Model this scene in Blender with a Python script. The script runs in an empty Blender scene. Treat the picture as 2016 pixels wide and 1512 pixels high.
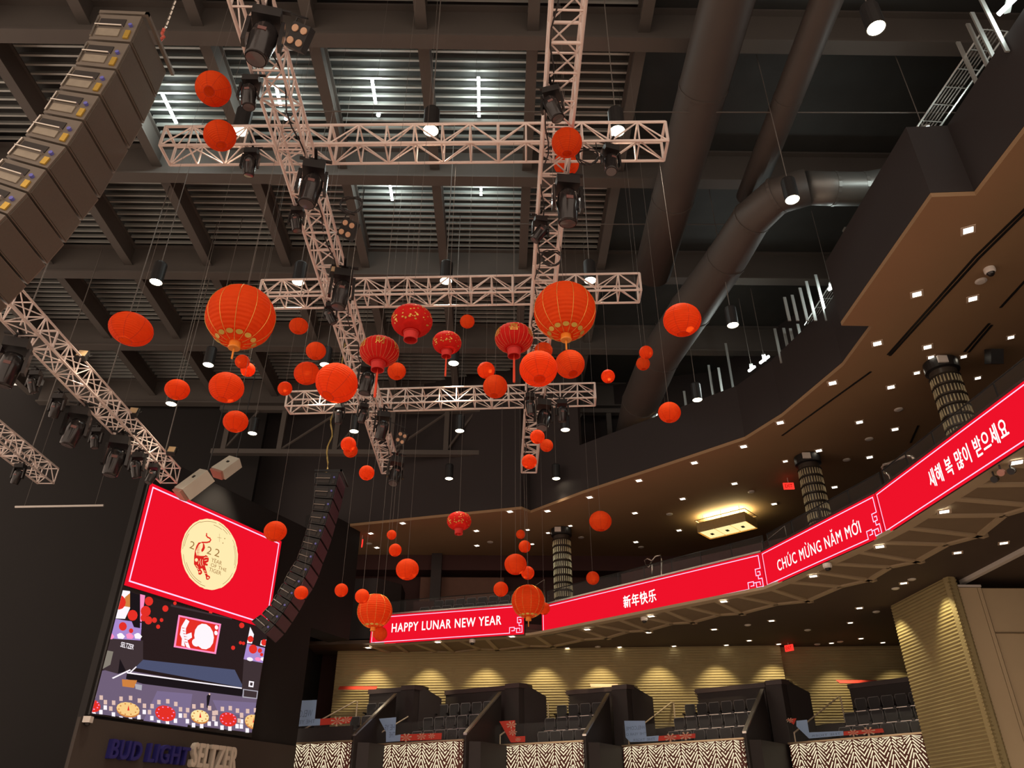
import bpy, math, random
from mathutils import Vector, Matrix
random.seed(7)
SC = bpy.context.scene
COL = SC.collection
# ---------------------------------------------------------------- camera
FPX, PITCH = 1514.0, math.radians(30.3)
YAW = math.atan(28 / (FPX / math.cos(PITCH)))
CAM = Vector((0, 0, 1.6))
cf = Vector((math.sin(YAW) * math.cos(PITCH), math.cos(YAW) * math.cos(PITCH), math.sin(PITCH)))
cr = Vector((math.cos(YAW), -math.sin(YAW), 0))
cu = cr.cross(cf)
cd = bpy.data.cameras.new('camera'); cd.sensor_width = 36; cd.lens = 36 * FPX / 2016; cd.clip_end = 300
cam = bpy.data.objects.new('camera', cd); COL.objects.link(cam)
cam.matrix_world = Matrix(((cr.x, cu.x, -cf.x, CAM.x), (cr.y, cu.y, -cf.y, CAM.y), (cr.z, cu.z, -cf.z, CAM.z), (0, 0, 0, 1)))
SC.camera = cam
# ---------------------------------------------------------------- world and exposure
W = bpy.data.worlds.new('world'); SC.world = W; W.use_nodes = True
W.node_tree.nodes['Background'].inputs[0].default_value = (1.0, 0.77, 0.62, 1)
W.node_tree.nodes['Background'].inputs[1].default_value = 0.95
SC.view_settings.view_transform = 'Standard'; SC.view_settings.look = 'None'
SC.cycles.max_bounces = 6; SC.cycles.diffuse_bounces = 3; SC.cycles.glossy_bounces = 2; SC.cycles.transmission_bounces = 4
SC.view_settings.exposure = 0.5; SC.view_settings.gamma = 1.0; SC.view_settings.use_curve_mapping = False

def ray(x, y): return cf + cr * ((x - 1008) / FPX) + cu * ((756 - y) / FPX)
def az(x, y, z): d = ray(x, y); return CAM + d * ((z - CAM.z) / d.z)
def ay(x, y, Y): d = ray(x, y); return CAM + d * (Y / d.y)
def ad(x, y, depth): return CAM + ray(x, y) * depth
ORD = ['first', 'second', 'third', 'fourth', 'fifth', 'sixth', 'seventh', 'eighth', 'ninth', 'tenth', 'eleventh', 'twelfth', 'thirteenth', 'fourteenth', 'fifteenth', 'sixteenth', 'seventeenth', 'eighteenth']

# ---------------------------------------------------------------- materials (all procedural)
MATS = {}
def mat(name, col, rough=0.6, metal=0.0, var=0.12, scale=3.0, bump=0.0, spec=0.5):
    if name in MATS: return MATS[name]
    m = bpy.data.materials.new(name); m.use_nodes = True; nt = m.node_tree; b = nt.nodes['Principled BSDF']
    b.inputs['Roughness'].default_value = rough; b.inputs['Metallic'].default_value = metal
    b.inputs['Specular IOR Level'].default_value = spec
    tc = nt.nodes.new('ShaderNodeTexCoord'); nz = nt.nodes.new('ShaderNodeTexNoise'); nz.inputs['Scale'].default_value = scale
    nz.inputs['Detail'].default_value = 3
    mx = nt.nodes.new('ShaderNodeMix'); mx.data_type = 'RGBA'
    mx.inputs[6].default_value = (*[c * (1 - var) for c in col], 1); mx.inputs[7].default_value = (*[min(1, c * (1 + var)) for c in col], 1)
    nt.links.new(tc.outputs['Object'], nz.inputs['Vector']); nt.links.new(nz.outputs['Fac'], mx.inputs[0])
    nt.links.new(mx.outputs[2], b.inputs['Base Color'])
    if bump:
        bp = nt.nodes.new('ShaderNodeBump'); bp.inputs['Strength'].default_value = bump
        n2 = nt.nodes.new('ShaderNodeTexNoise'); n2.inputs['Scale'].default_value = scale * 12
        nt.links.new(tc.outputs['Object'], n2.inputs['Vector']); nt.links.new(n2.outputs['Fac'], bp.inputs['Height']); nt.links.new(bp.outputs['Normal'], b.inputs['Normal'])
    MATS[name] = m
    return m
def emit(name, col, st=1.0, sample=False):
    if name in MATS: return MATS[name]
    m = bpy.data.materials.new(name); m.use_nodes = True; nt = m.node_tree
    nt.nodes.remove(nt.nodes['Principled BSDF']); e = nt.nodes.new('ShaderNodeEmission')
    e.inputs[0].default_value = (*col, 1); e.inputs[1].default_value = st * .70711      # display white stays put under the +0.5 exposure
    nt.links.new(e.outputs[0], nt.nodes['Material Output'].inputs[0])
    m.cycles.emission_sampling = 'AUTO' if sample else 'NONE'
    MATS[name] = m
    return m
def paper(name, col, trans=0.35):
    m = bpy.data.materials.new(name); m.use_nodes = True; nt = m.node_tree; b = nt.nodes['Principled BSDF']
    out = nt.nodes['Material Output']
    b.inputs['Base Color'].default_value = (*col, 1); b.inputs['Roughness'].default_value = 0.65; b.inputs['Specular IOR Level'].default_value = 0.15
    tc = nt.nodes.new('ShaderNodeTexCoord'); nz = nt.nodes.new('ShaderNodeTexNoise'); nz.inputs['Scale'].default_value = 9
    mx = nt.nodes.new('ShaderNodeMix'); mx.data_type = 'RGBA'
    mx.inputs[6].default_value = (*[c * .9 for c in col], 1); mx.inputs[7].default_value = (*[min(1, c * 1.1) for c in col], 1)
    nt.links.new(tc.outputs['Object'], nz.inputs['Vector']); nt.links.new(nz.outputs['Fac'], mx.inputs[0]); nt.links.new(mx.outputs[2], b.inputs['Base Color'])
    tr = nt.nodes.new('ShaderNodeBsdfTranslucent'); nt.links.new(mx.outputs[2], tr.inputs[0])
    ms = nt.nodes.new('ShaderNodeMixShader'); ms.inputs[0].default_value = trans
    nt.links.new(b.outputs[0], ms.inputs[1]); nt.links.new(tr.outputs[0], ms.inputs[2]); nt.links.new(ms.outputs[0], out.inputs[0])
    MATS[name] = m
    return m
def glass(name, col, alpha=0.12):
    m = bpy.data.materials.new(name); m.use_nodes = True; nt = m.node_tree; out = nt.nodes['Material Output']
    b = nt.nodes['Principled BSDF']; b.inputs['Base Color'].default_value = (*col, 1); b.inputs['Roughness'].default_value = 0.03
    t = nt.nodes.new('ShaderNodeBsdfTransparent'); ms = nt.nodes.new('ShaderNodeMixShader'); ms.inputs[0].default_value = alpha
    nt.links.new(t.outputs[0], ms.inputs[1]); nt.links.new(b.outputs[0], ms.inputs[2]); nt.links.new(ms.outputs[0], out.inputs[0])
    MATS[name] = m
    return m
M_steel = mat('roof_steel', (.092, .082, .073), .65, .0, .2, .6)
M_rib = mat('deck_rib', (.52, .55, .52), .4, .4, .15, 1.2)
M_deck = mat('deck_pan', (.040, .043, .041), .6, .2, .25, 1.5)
M_truss = mat('truss_aluminium', (.86, .74, .68), .4, .25, .08, 2)
M_blk = mat('black_metal', (.022, .021, .021), .4, .2, .2, 6)
M_blkgloss = mat('black_gloss', (.02, .018, .018), .18, .0, .2, 6)
M_wallblk = mat('black_wall', (.0075, .006, .0055), .85, 0, .15, .8, .05)
M_wallpier = mat('pier_wall', (.015, .012, .011), .85, 0, .15, .8, .05)
M_bulk = mat('bulkhead_paint', (.024, .019, .019), .8, 0, .12, .5)
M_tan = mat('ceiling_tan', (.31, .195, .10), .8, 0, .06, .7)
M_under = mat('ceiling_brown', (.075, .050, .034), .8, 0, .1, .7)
M_soff = mat('soffit_rib', (.44, .345, .22), .75, 0, .08, 1)
M_soffp = mat('soffit_panel', (.22, .16, .095), .8, 0, .1, 2)
M_wave = mat('ribbed_wall', (.38, .31, .15), .6, 0, .1, 1.5)
M_tanwall = mat('tan_partition', (.62, .49, .30), .75, 0, .06, 1)
M_maroon = mat('maroon_wall', (.06, .022, .02), .8, 0, .12, 1)
M_darkwood = mat('dark_partition', (.024, .018, .018), .55, 0, .15, 1.5)
M_cap = mat('cap_rail', (.055, .038, .038), .4, 0, .1, 1.5)
M_seat = mat('seat_fabric', (.035, .036, .038), .7, 0, .15, 12)
M_seatedge = mat('seat_piping', (.32, .32, .33), .5, 0, .1, 10)
M_chrome = mat('brushed_metal', (.62, .58, .52), .25, .9, .08, 4)
M_glass = glass('clear_glass', (.6, .66, .66), .022)
M_rail = mat('gold_rail', (.55, .43, .27), .3, .7, .1, 4)
M_duct = mat('galvanised_duct', (.07, .06, .053), .55, .15, .15, .8)
M_ductl = mat('bare_duct', (.17, .18, .175), .4, .6, .12, 1.2)
M_stud = mat('metal_stud', (.55, .58, .56), .35, .6, .08, 2)
M_wire = mat('thin_wire', (.16, .145, .13), .5, .2, .1, 2)
M_grille = mat('speaker_grille', (.105, .088, .070), .75, 0, .12, 30, .1)
M_cab = mat('speaker_cabinet', (.19, .165, .135), .5, .1, .12, 4)
M_cabdk = mat('speaker_recess', (.035, .03, .027), .6, 0, .1, 4)
M_blue = mat('blue_connector', (.16, .17, .60), .4)
M_gold = mat('gold_print', (.75, .50, .10), .35, .55, .15, 20)
M_orange = paper('orange_paper', (1.0, .125, .018), .55)
M_red = paper('red_silk', (.72, .020, .014), .3)
M_redcol = mat('red_collar', (.62, .022, .016), .6, 0, .1, 20)
M_collar = mat('amber_collar', (.85, .27, .02), .5, 0, .1, 20)
M_seam = mat('seam_wire', (.50, .035, .012), .7)
M_white = mat('white_plastic', (.72, .68, .62), .45, 0, .05, 3)
M_spk = mat('white_speaker', (.58, .55, .46), .5, 0, .06, 4)
M_pinkcone = mat('speaker_front', (.42, .20, .15), .6, 0, .1, 8)
M_chainy = mat('yellow_chain', (.45, .33, .10), .5, .2, .2, 10)
M_hook = mat('red_hook', (.6, .12, .08), .4)
E_lamp = emit('lamp_warm', (1.0, .86, .60), 14)
E_down = emit('lamp_downlight', (1.0, .90, .72), 5)
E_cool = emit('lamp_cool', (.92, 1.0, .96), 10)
E_red = emit('led_red', (.86, .006, .022), 1.0, True)
E_pink = emit('led_outline', (1.0, .62, .90), 1.15)
E_white = emit('led_white', (1.0, .97, .96), 1.15)
E_exit = emit('exit_red', (1.0, .03, .02), 1.6)
E_exitb = emit('exit_letter', (.12, .0, .0), 1.0)
E_panel = emit('backlit_cream', (1.0, .88, .60), 1.0, True)
E_chand = emit('chandelier_panel', (1.0, .80, .36), 1.15, True)
M_floor = mat('floor', (.40, .33, .30), .5, 0, .2, .3)

# ---------------------------------------------------------------- mesh helpers
class MB:
    def __init__(s): s.v = []; s.f = []; s.m = []; s.k = 0
    def add(s, vs, fs):
        o = len(s.v); s.v += [Vector(p) for p in vs]; s.f += [tuple(i + o for i in f) for f in fs]; s.m += [s.k] * len(fs); return s
    def poly(s, pts): return s.add(pts, [tuple(range(len(pts)))])
    def box(s, c, d, R=None):
        c = Vector(c); h = Vector(d) / 2; vs = []
        for z in (-1, 1):
            for x, y in ((-1, -1), (1, -1), (1, 1), (-1, 1)):
                p = Vector((x * h.x, y * h.y, z * h.z)); vs.append(c + (R @ p if R else p))
        return s.add(vs, [(3, 2, 1, 0), (4, 5, 6, 7), (0, 1, 5, 4), (1, 2, 6, 5), (2, 3, 7, 6), (3, 0, 4, 7)])
    def prism(s, pts, vec):
        n = len(pts); a = [Vector(p) for p in pts]; b = [p + Vector(vec) for p in a]
        return s.add(a + b, [tuple(range(n - 1, -1, -1)), tuple(range(n, 2 * n))] + [(i, (i + 1) % n, n + (i + 1) % n, n + i) for i in range(n)])
    def tube(s, p, q, r, n=6, r2=None, caps=True):
        p = Vector(p); q = Vector(q); r2 = r if r2 is None else r2; d = (q - p)
        if d.length < 1e-6: return s
        d.normalize(); a = d.orthogonal().normalized(); b = d.cross(a); vs = []
        for c, rr in ((p, r), (q, r2)):
            for i in range(n):
                t = 2 * math.pi * (i + .5) / n; vs.append(c + (a * math.cos(t) + b * math.sin(t)) * rr)
        fs = [(i, (i + 1) % n, n + (i + 1) % n, n + i) for i in range(n)]
        if caps: fs += [tuple(range(n - 1, -1, -1)), tuple(range(n, 2 * n))]
        return s.add(vs, fs)
    def path(s, pts, r, n=6):
        pts = [Vector(p) for p in pts]; rings = []
        for i, p in enumerate(pts):
            d = (pts[min(i + 1, len(pts) - 1)] - pts[max(i - 1, 0)]).normalized()
            a = d.cross(Vector((0, 0, 1)))
            a = a.normalized() if a.length > 1e-3 else Vector((1, 0, 0)); b = d.cross(a)
            rr = r[i] if isinstance(r, (list, tuple)) else r
            rings.append([p + (a * math.cos(2 * math.pi * k / n) + b * math.sin(2 * math.pi * k / n)) * rr for k in range(n)])
        vs = [v for g in rings for v in g]
        fs = [(i * n + k, i * n + (k + 1) % n, (i + 1) * n + (k + 1) % n, (i + 1) * n + k) for i in range(len(pts) - 1) for k in range(n)]
        fs += [tuple(range(n - 1, -1, -1)), tuple(range((len(pts) - 1) * n, len(pts) * n))]
        return s.add(vs, fs)
    def lathe(s, prof, n=24, c=(0, 0, 0)):
        c = Vector(c); vs = [c + Vector((r * math.cos(2 * math.pi * i / n), r * math.sin(2 * math.pi * i / n), z)) for r, z in prof for i in range(n)]
        return s.add(vs, [(j * n + i, j * n + (i + 1) % n, (j + 1) * n + (i + 1) % n, (j + 1) * n + i) for j in range(len(prof) - 1) for i in range(n)])
    def mesh(s, name, m, off=Vector((0, 0, 0)), smooth=False):
        me = bpy.data.meshes.new(name); me.from_pydata([tuple(v - off) for v in s.v], [], s.f)
        for x in (m if isinstance(m, list) else [m]): me.materials.append(x)
        if isinstance(m, list): me.polygons.foreach_set('material_index', s.m)
        if smooth: me.polygons.foreach_set('use_smooth', [True] * len(s.f))
        me.update(); return me
    def build(s, name, m, parent=None, smooth=False, local=False):
        off = Vector((0, 0, 0))
        if parent is not None and not local: off = wloc(parent)
        return link(name, s.mesh(name, m, off, smooth), parent)
def wloc(o):
    p = Vector(o.location)
    while o.parent: o = o.parent; p += Vector(o.location)
    return p
def link(name, me, parent=None):
    o = bpy.data.objects.new(name, me); COL.objects.link(o)
    if parent is not None: o.parent = parent
    return o
def tag(o, label, cat=None, group=None, kind=None):
    o['label'] = label
    if cat: o['category'] = cat
    if group: o['group'] = group
    if kind: o['kind'] = kind
    return o
def thing(name, label, cat, loc=(0, 0, 0), group=None, kind=None):
    o = bpy.data.objects.new(name, None); COL.objects.link(o); o.location = loc; o.empty_display_size = .2
    return tag(o, label, cat, group, kind)
def copy_tree(o, parent=None):
    c = o.copy(); COL.objects.link(c); c.parent = parent
    for ch in o.children: copy_tree(ch, c)
    return c
def lamp(kind, name, loc, energy, col, parent=None, **kw):
    l = bpy.data.lights.new(name, kind); l.energy = energy; l.color = col
    for k, v in kw.items(): setattr(l, k, v)
    o = bpy.data.objects.new(name, l); COL.objects.link(o)
    o.location = Vector(loc) - (wloc(parent) if parent is not None else Vector((0, 0, 0)))
    if parent is not None: o.parent = parent
    return o
TXT = {}
def text_mesh(t, bold=.0, sp=1.0):
    if (t, sp) in TXT: return TXT[(t, sp)]
    cu_ = bpy.data.curves.new('lettering', 'FONT'); cu_.body = t; cu_.resolution_u = 3; cu_.space_character = sp
    o = bpy.data.objects.new('lettering', cu_); COL.objects.link(o)
    dg = bpy.context.evaluated_depsgraph_get(); dg.update()
    me = bpy.data.meshes.new_from_object(o.evaluated_get(dg))
    vs = [(v.co.x, v.co.y) for v in me.vertices]; fs = [tuple(p.vertices) for p in me.polygons]
    bpy.data.objects.remove(o); bpy.data.curves.remove(cu_); bpy.data.meshes.remove(me)
    TXT[(t, sp)] = (vs, fs)
    return vs, fs
class Surf:                                  # a vertical flat face: s along it, t up, n towards the hall
    def __init__(s, a, b, z0):
        a = Vector((a[0], a[1], 0)); b = Vector((b[0], b[1], 0)); s.o = Vector((a.x, a.y, z0)); s.u = (b - a).normalized(); s.L = (b - a).length
        s.n = Vector((s.u.y, -s.u.x, 0))
    def P(s, x, y, off=0.0): return s.o + s.u * x + Vector((0, 0, y)) + s.n * off
    def st(s, px, py):
        d = ray(px, py); t = (s.o - CAM).dot(s.n) / d.dot(s.n); p = CAM + d * t - s.o; return p.dot(s.u), p.z
class Flat:                                  # flat print on a Surf
    def __init__(s, surf, off): s.S = surf; s.off = off; s.b = MB()
    def poly(s, pts): s.b.poly([s.S.P(x, y, s.off) for x, y in pts]); return s
    def px(s, pts): return s.poly([s.S.st(*p) for p in pts])
    def rect(s, x0, y0, x1, y1): return s.poly([(x0, y0), (x1, y0), (x1, y1), (x0, y1)])
    def stroke(s, pts, w):
        for i in range(len(pts) - 1):
            a = Vector(pts[i]).to_2d(); b = Vector(pts[i + 1]).to_2d(); d = (b - a)
            if d.length < 1e-5: continue
            d.normalize(); n = Vector((-d.y, d.x)) * w / 2; a = a - d * w / 2; b = b + d * w / 2
            s.poly([a - n, b - n, b + n, a + n])
        return s
    def blob(s, cx, cy, rx, ry, n=20): return s.poly([(cx + rx * math.cos(2 * math.pi * i / n), cy + ry * math.sin(2 * math.pi * i / n)) for i in range(n)])
    def text(s, t, x0, y0, x1, y1, bold=0.0, mirror=False, sp=1.0):
        vs, fs = text_mesh(t, 0, sp); ax = min(v[0] for v in vs); bx_ = max(v[0] for v in vs); ay_ = min(v[1] for v in vs); by = max(v[1] for v in vs)
        def f(v):
            k = (v[0] - ax) / (bx_ - ax); k = 1 - k if mirror else k
            return s.S.P(x0 + k * (x1 - x0), y0 + (v[1] - ay_) / (by - ay_) * (y1 - y0), s.off)
        base = [f(v) for v in vs]; e = bold * (y1 - y0)
        for i, (dx, dy) in enumerate([(0, 0)] + ([(e, 0), (-e, 0), (0, e), (0, -e)] if bold else [])):
            s.b.add([v + s.S.u * dx + Vector((0, 0, dy)) + s.S.n * (.0006 * i) for v in base], [tuple(reversed(q)) if mirror else q for q in fs])
        return s
    def build(s, name, m, parent): return s.b.build(name, m, parent)
# ================================================================ THE SETTING
fl = MB().box((3, 16, -.1), (60, 56, .2)).build('floor', M_floor); tag(fl, 'smooth pale concrete floor of the concert hall', 'floor', kind='structure')
# ---- roof: steel deck ribs, joists, girders (children of the ceiling)
DZ = 20.5
JX = [-22.45 + 2.9 * k for k in range(10)]           # joist lines
GY = [7.8 + 4.9 * k for k in range(6)]              # girder lines
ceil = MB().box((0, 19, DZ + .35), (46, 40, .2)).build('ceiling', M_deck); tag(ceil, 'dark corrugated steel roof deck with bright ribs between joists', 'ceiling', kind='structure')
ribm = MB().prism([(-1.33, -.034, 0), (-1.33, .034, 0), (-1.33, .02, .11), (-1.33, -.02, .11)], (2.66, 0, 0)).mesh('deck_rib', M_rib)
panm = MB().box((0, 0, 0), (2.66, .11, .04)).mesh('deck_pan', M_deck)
rest = MB(); spots_ = []
for r in range(5):
    for c in range(9):
        for k in range(14):
            if r == 0 and k < 9: continue
            spots_.append(Vector(((JX[c] + JX[c + 1]) / 2, GY[r] + .62 + k * .305, DZ)))
spots_.sort(key=lambda p: (p - Vector((-1.5, 9, DZ))).length)
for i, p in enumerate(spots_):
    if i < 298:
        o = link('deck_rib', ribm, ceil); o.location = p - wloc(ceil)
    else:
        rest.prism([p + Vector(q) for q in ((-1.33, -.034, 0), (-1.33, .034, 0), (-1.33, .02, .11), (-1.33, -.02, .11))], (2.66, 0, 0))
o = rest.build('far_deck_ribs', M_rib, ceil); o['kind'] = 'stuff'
for x in JX:
    for r in range(5):
        b = MB()
        b.box((x, GY[r] + 2.45, DZ - .02), (.24, 4.9, .05)); b.box((x, GY[r] + 2.45, DZ - .42), (.07, 4.9, .8)); b.box((x, GY[r] + 2.45, DZ - .82), (.3, 4.9, .05))
        b.build('joist', M_steel, ceil)
for y in GY:
    b = MB()
    b.box((-2, y, DZ - 1.25), (40, .42, .07)); b.box((-2, y, DZ - .62), (40, .09, 1.25)); b.box((-2, y, DZ - .05), (40, .42, .07))
    b.build('girder', M_steel, ceil)
# solid roof over the right side, where no ribs show
MB().box((11.5, 19, DZ + .05), (15.5, 36, .1)).build('roof_slab', M_deck, ceil)
# far roof truss (lattice girder) over the back of the hall
ft = thing('roof_truss', 'dark steel lattice roof girder across the back of the hall', 'roof truss', (0, 31.6, 17.6))
for z in (18.6, 16.4): MB().box((0, 31.6, z), (26, .3, .22)).build('chord', M_steel, ft)
for k in range(11):
    x = -12.5 + k * 2.5
    MB().box((x, 31.6, 17.5), (.22, .2, 2.1)).build('post', M_steel, ft)
    if k < 10: MB().tube((x, 31.6, 16.5), (x + 2.5, 31.6, 18.5) if k % 2 else (x + 1.25, 31.6, 18.5), .06).build('diagonal', M_steel, ft)

# ---- upper balcony ceiling, bulkhead, walls
BE = [(-20, 37.0), (0.9, 30.9), (1.3, 31.35), (3.3, 29.15), (6.75, 25.85), (8.55, 24.1), (9.3, 22.35), (10.07, 19.14), (10.07, 17.09), (9.22, 17.08), (9.29, 12.19), (10.22, 12.13), (10.27, 9.0), (10.3, 4.0)]
OUT = [(19, 4.0), (19, 24), (16.5, 31), (10, 38), (-20, 38)]
UZ = 13.5
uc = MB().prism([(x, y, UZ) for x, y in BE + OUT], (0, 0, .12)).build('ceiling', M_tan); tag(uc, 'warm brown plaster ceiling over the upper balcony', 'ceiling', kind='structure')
BH = 2.05
for i in range(len(BE) - 1):
    (x0, y0), (x1, y1) = BE[i], BE[i + 1]; d = Vector((x1 - x0, y1 - y0, 0)).normalized(); n = Vector((-d.y, d.x, 0)) * .15
    if i == 0:
        bulk = MB().prism([(x0, y0, UZ + .13), (x1, y1, UZ + .13), (x1 + n.x, y1 + n.y, UZ + .13), (x0 + n.x, y0 + n.y, UZ + .13)], (0, 0, 7.0)).build('wall_bulkhead', M_bulk)
        tag(bulk, 'dark painted bulkhead along the edge of the balcony ceiling', 'bulkhead', kind='structure')
    else:
        h = 7.0 if i < 3 else BH
        MB().prism([(x0, y0, UZ + .13), (x1, y1, UZ + .13), (x1 + n.x, y1 + n.y, UZ + .13), (x0 + n.x, y0 + n.y, UZ + .13)], (0, 0, h)).build('bulkhead_panel', M_bulk, bulk)
# shell walls behind everything
wb = MB().box((2, 38.6, 10), (34, .3, 22)).build('wall_rear', M_maroon); tag(wb, 'dark maroon rear wall behind the upper balcony', 'wall', kind='structure')
wr = MB().box((19.6, 20, 10), (.3, 37, 22)).build('wall_right', M_bulk); tag(wr, 'dark right-hand shell wall behind the balcony', 'wall', kind='structure')
# attic wall behind the catwalk
aw = MB()
aw.prism([(14.5, 4, UZ + .2), (14.5, 22, UZ + .2), (10, 31, UZ + .2), (2, 33.2, UZ + .2), (2, 33.4, UZ + .2), (10.2, 31.3, UZ + .2), (14.8, 22, UZ + .2), (14.8, 4, UZ + .2)], (0, 0, 7)).build('wall_attic', M_bulk)
tag(bpy.data.objects['wall_attic'], 'black wall behind the catwalk above the bulkhead', 'wall', kind='structure')
# left stage-side pier with the video screen
SA, SB = Vector((-11.4, 23.4)), Vector((-8.55, 29.2))
sd = (SB - SA).normalized(); sn = Vector((sd.y, -sd.x))
def pw(s, t=0.0): q = SA + sd * s + sn * t; return (q.x, q.y)
p0, p1 = pw(-.45, -.12), pw(11.2, -.12)
b = MB(); b.prism([(*pw(-.1, -.12), 0), (*pw(9.05, -.12), 0), (*pw(9.05, -1.2), 0), (*pw(-.1, -.4), 0)], (0, 0, 12.5))
wl = b.build('wall_left', M_wallblk); tag(wl, 'tall dark brown pier wall carrying the video screen', 'wall', kind='structure')
b = MB(); b.prism([(*pw(9.05, -.12), 8.7), (*pw(11.6, -.12), 8.7), (*pw(11.6, -1.2), 8.7), (*pw(9.05, -1.2), 8.7)], (0, 0, 4.9)); b.build('upper_pier', M_wallblk, wl)
MB().prism([(*pw(-.3, .02), 0), (*pw(8.9, .02), 0), (*pw(8.9, -.11), 0), (*pw(-.3, -.11), 0)], (0, 0, 4.38)).build('plinth', mat('plinth_wall', (.045, .034, .027), .8, 0, .12, 1), wl)
b = MB().box((-20, 33, 10), (17.5, .3, 21)); o = b.build('wall_stage', M_wallblk); tag(o, 'black drape wall beyond the stage opening', 'wall', kind='structure')
o = MB().box((-8.6, 36.2, 5.5), (.3, 5, 11)).build('wall_recess', M_wallblk); tag(o, 'black side wall of the recess beside the boxes', 'wall', kind='structure')
# ---- under-balcony ceiling and ribbed back wall
FP = [(-5.6, 34.4), (1.02, 32.25), (1.76, 32.5), (8.85, 25.3), (10.5, 20.0), (11.33, 10.0), (11.5, 6)]
LZ, LT = 8.6, 9.85
def offs(path, d):
    out = []
    for i, p in enumerate(path):
        a = Vector(path[max(i - 1, 0)]); b_ = Vector(path[min(i + 1, len(path) - 1)]); t = (b_ - a).normalized(); n = Vector((-t.y, t.x))
        out.append(Vector(p) + n * d)
    return out
FPi = [tuple(q) for q in offs(FP, .2)]
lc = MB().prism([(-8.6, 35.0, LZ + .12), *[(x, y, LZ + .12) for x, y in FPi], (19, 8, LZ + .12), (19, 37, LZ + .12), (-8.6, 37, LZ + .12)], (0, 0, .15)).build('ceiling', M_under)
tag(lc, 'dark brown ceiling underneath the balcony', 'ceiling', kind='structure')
def ribbed(name, a, b, z0, z1, pitch, amp, m, thick=.1, parent=None):
    a = Vector((*a, 0)); b = Vector((*b, 0)); u = (b - a).normalized(); n = Vector((u.y, -u.x, 0)); k = int((z1 - z0) / pitch * 6); B = MB(); vs = []; fs = []
    for i in range(k + 1):
        z = z0 + (z1 - z0) * i / k; off = amp * (.5 + .5 * math.cos(2 * math.pi * (z - z0) / pitch))
        vs += [a + n * off + Vector((0, 0, z)), b + n * off + Vector((0, 0, z))]
    for i in range(k): fs.append((2 * i, 2 * i + 1, 2 * i + 3, 2 * i + 2))
    B.add(vs, fs)
    B.prism([a - n * .01 + Vector((0, 0, z0)), b - n * .01 + Vector((0, 0, z0)), b - n * thick + Vector((0, 0, z0)), a - n * thick + Vector((0, 0, z0))], (0, 0, z1 - z0))
    return B.build(name, m, parent)
wk = ribbed('wall_back', (-7.3, 36.25), (12.3, 34.75), 0, 8.72, .108, .03, M_wave); tag(wk, 'golden brown wall of horizontal wavy ribs behind the boxes', 'wall', kind='structure')
ribbed('rib_return', (12.3, 35.1), (19.4, 34.6), 0, 8.72, .108, .03, M_wave, parent=wk)
# right column of ribbed wall, and the tan partition beyond it
cp = [az(1754, 1193, LZ + .12), az(1866, 1135, LZ + .12), az(1880, 1137, LZ + .12)]
wc = ribbed('wall_column', cp[0].xy, cp[1].xy, 0, 8.72, .108, .03, M_wave, .2); tag(wc, 'wavy ribbed golden wall corner at the right edge', 'wall', kind='structure')
ribbed('return_face', cp[1].xy, cp[2].xy, 0, 8.72, .108, .03, M_wave, .2, parent=wc)
q0 = cp[2]; q1 = az(1945, 1150, LZ - .2); q2 = az(2060, 1150, LZ - .2)
wt = thing('wall_partition', 'tall tan folding partition panels right of the ribbed column', 'partition', (q0.x, q0.y, 0), kind='structure')
yb = cp[2].y + .08
for k, (xa, xb) in enumerate([(q0.x + .02, q0.x + .62), (q0.x + .64, q1.x), (q1.x + .05, q1.x + 2.2), (q1.x + 2.25, q1.x + 4.0)]):
    dz = 0 if k < 2 else .0
    MB().box(((xa + xb) / 2, yb + .06 * (k > 1), 4.2), (xb - xa, .12, 8.4)).build('panel', M_tanwall, wt)
MB().box((q1.x + 1.1, yb - .03, 7.0), (2.1, .03, .04)).build('rail', M_rail, wt)
MB().box(((q0.x + q1.x) / 2, yb, 8.45), (q1.x - q0.x, .2, .07)).build('head_track', M_white, wt)
t0 = az(1890, 1150, LZ); t1 = az(2030, 1078, LZ)
o = MB().prism([t0, t1, t1 + Vector((.18, 0, 0)), t0 + Vector((.18, 0, 0))], (0, 0, .12)).build('trim_1', M_white); tag(o, 'pale ceiling track running to the right frame edge', 'track', kind='structure')
# ---- soffit of zigzag coffers under the fascia
PATH = [(-5.6, 34.35), (1.4, 32.25), (8.85, 25.25), (10.5, 19.95), (11.33, 10.0), (11.5, 6.2)]
cum = [0]
for i in range(len(PATH) - 1): cum.append(cum[-1] + (Vector(PATH[i + 1]) - Vector(PATH[i])).length)
def pt(s, d):
    i = max(k for k in range(len(PATH) - 1) if cum[k] <= max(s, 0)); P0, P1 = Vector(PATH[i]), Vector(PATH[i + 1]); t = (P1 - P0).normalized()
    # blend normals around corners
    nn = Vector((0, 0))
    for ds in (-1.2, -.6, 0, .6, 1.2):
        j = max(k for k in range(len(PATH) - 1) if cum[k] <= min(max(s + ds, 0), cum[-1] - .01)); tt = (Vector(PATH[j + 1]) - Vector(PATH[j])).normalized(); nn += Vector((-tt.y, tt.x))
    nn.normalize(); q = P0 + t * (s - cum[i]) + nn * d
    return q
sf = thing('trim_2', 'zigzag coffered soffit panels beneath the red display band', 'soffit', (*pt(12, 1), LZ), kind='structure')
NP = int(cum[-1] / 1.02); step = cum[-1] / NP
sf_ = [k * step + (.08 if k % 2 else -.08) for k in range(NP + 1)]; sr_ = [k * step + (-.17 if k % 2 else .17) for k in range(NP + 1)]; dr_ = [2.6 if k % 2 else 2.25 for k in range(NP + 1)]
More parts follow.
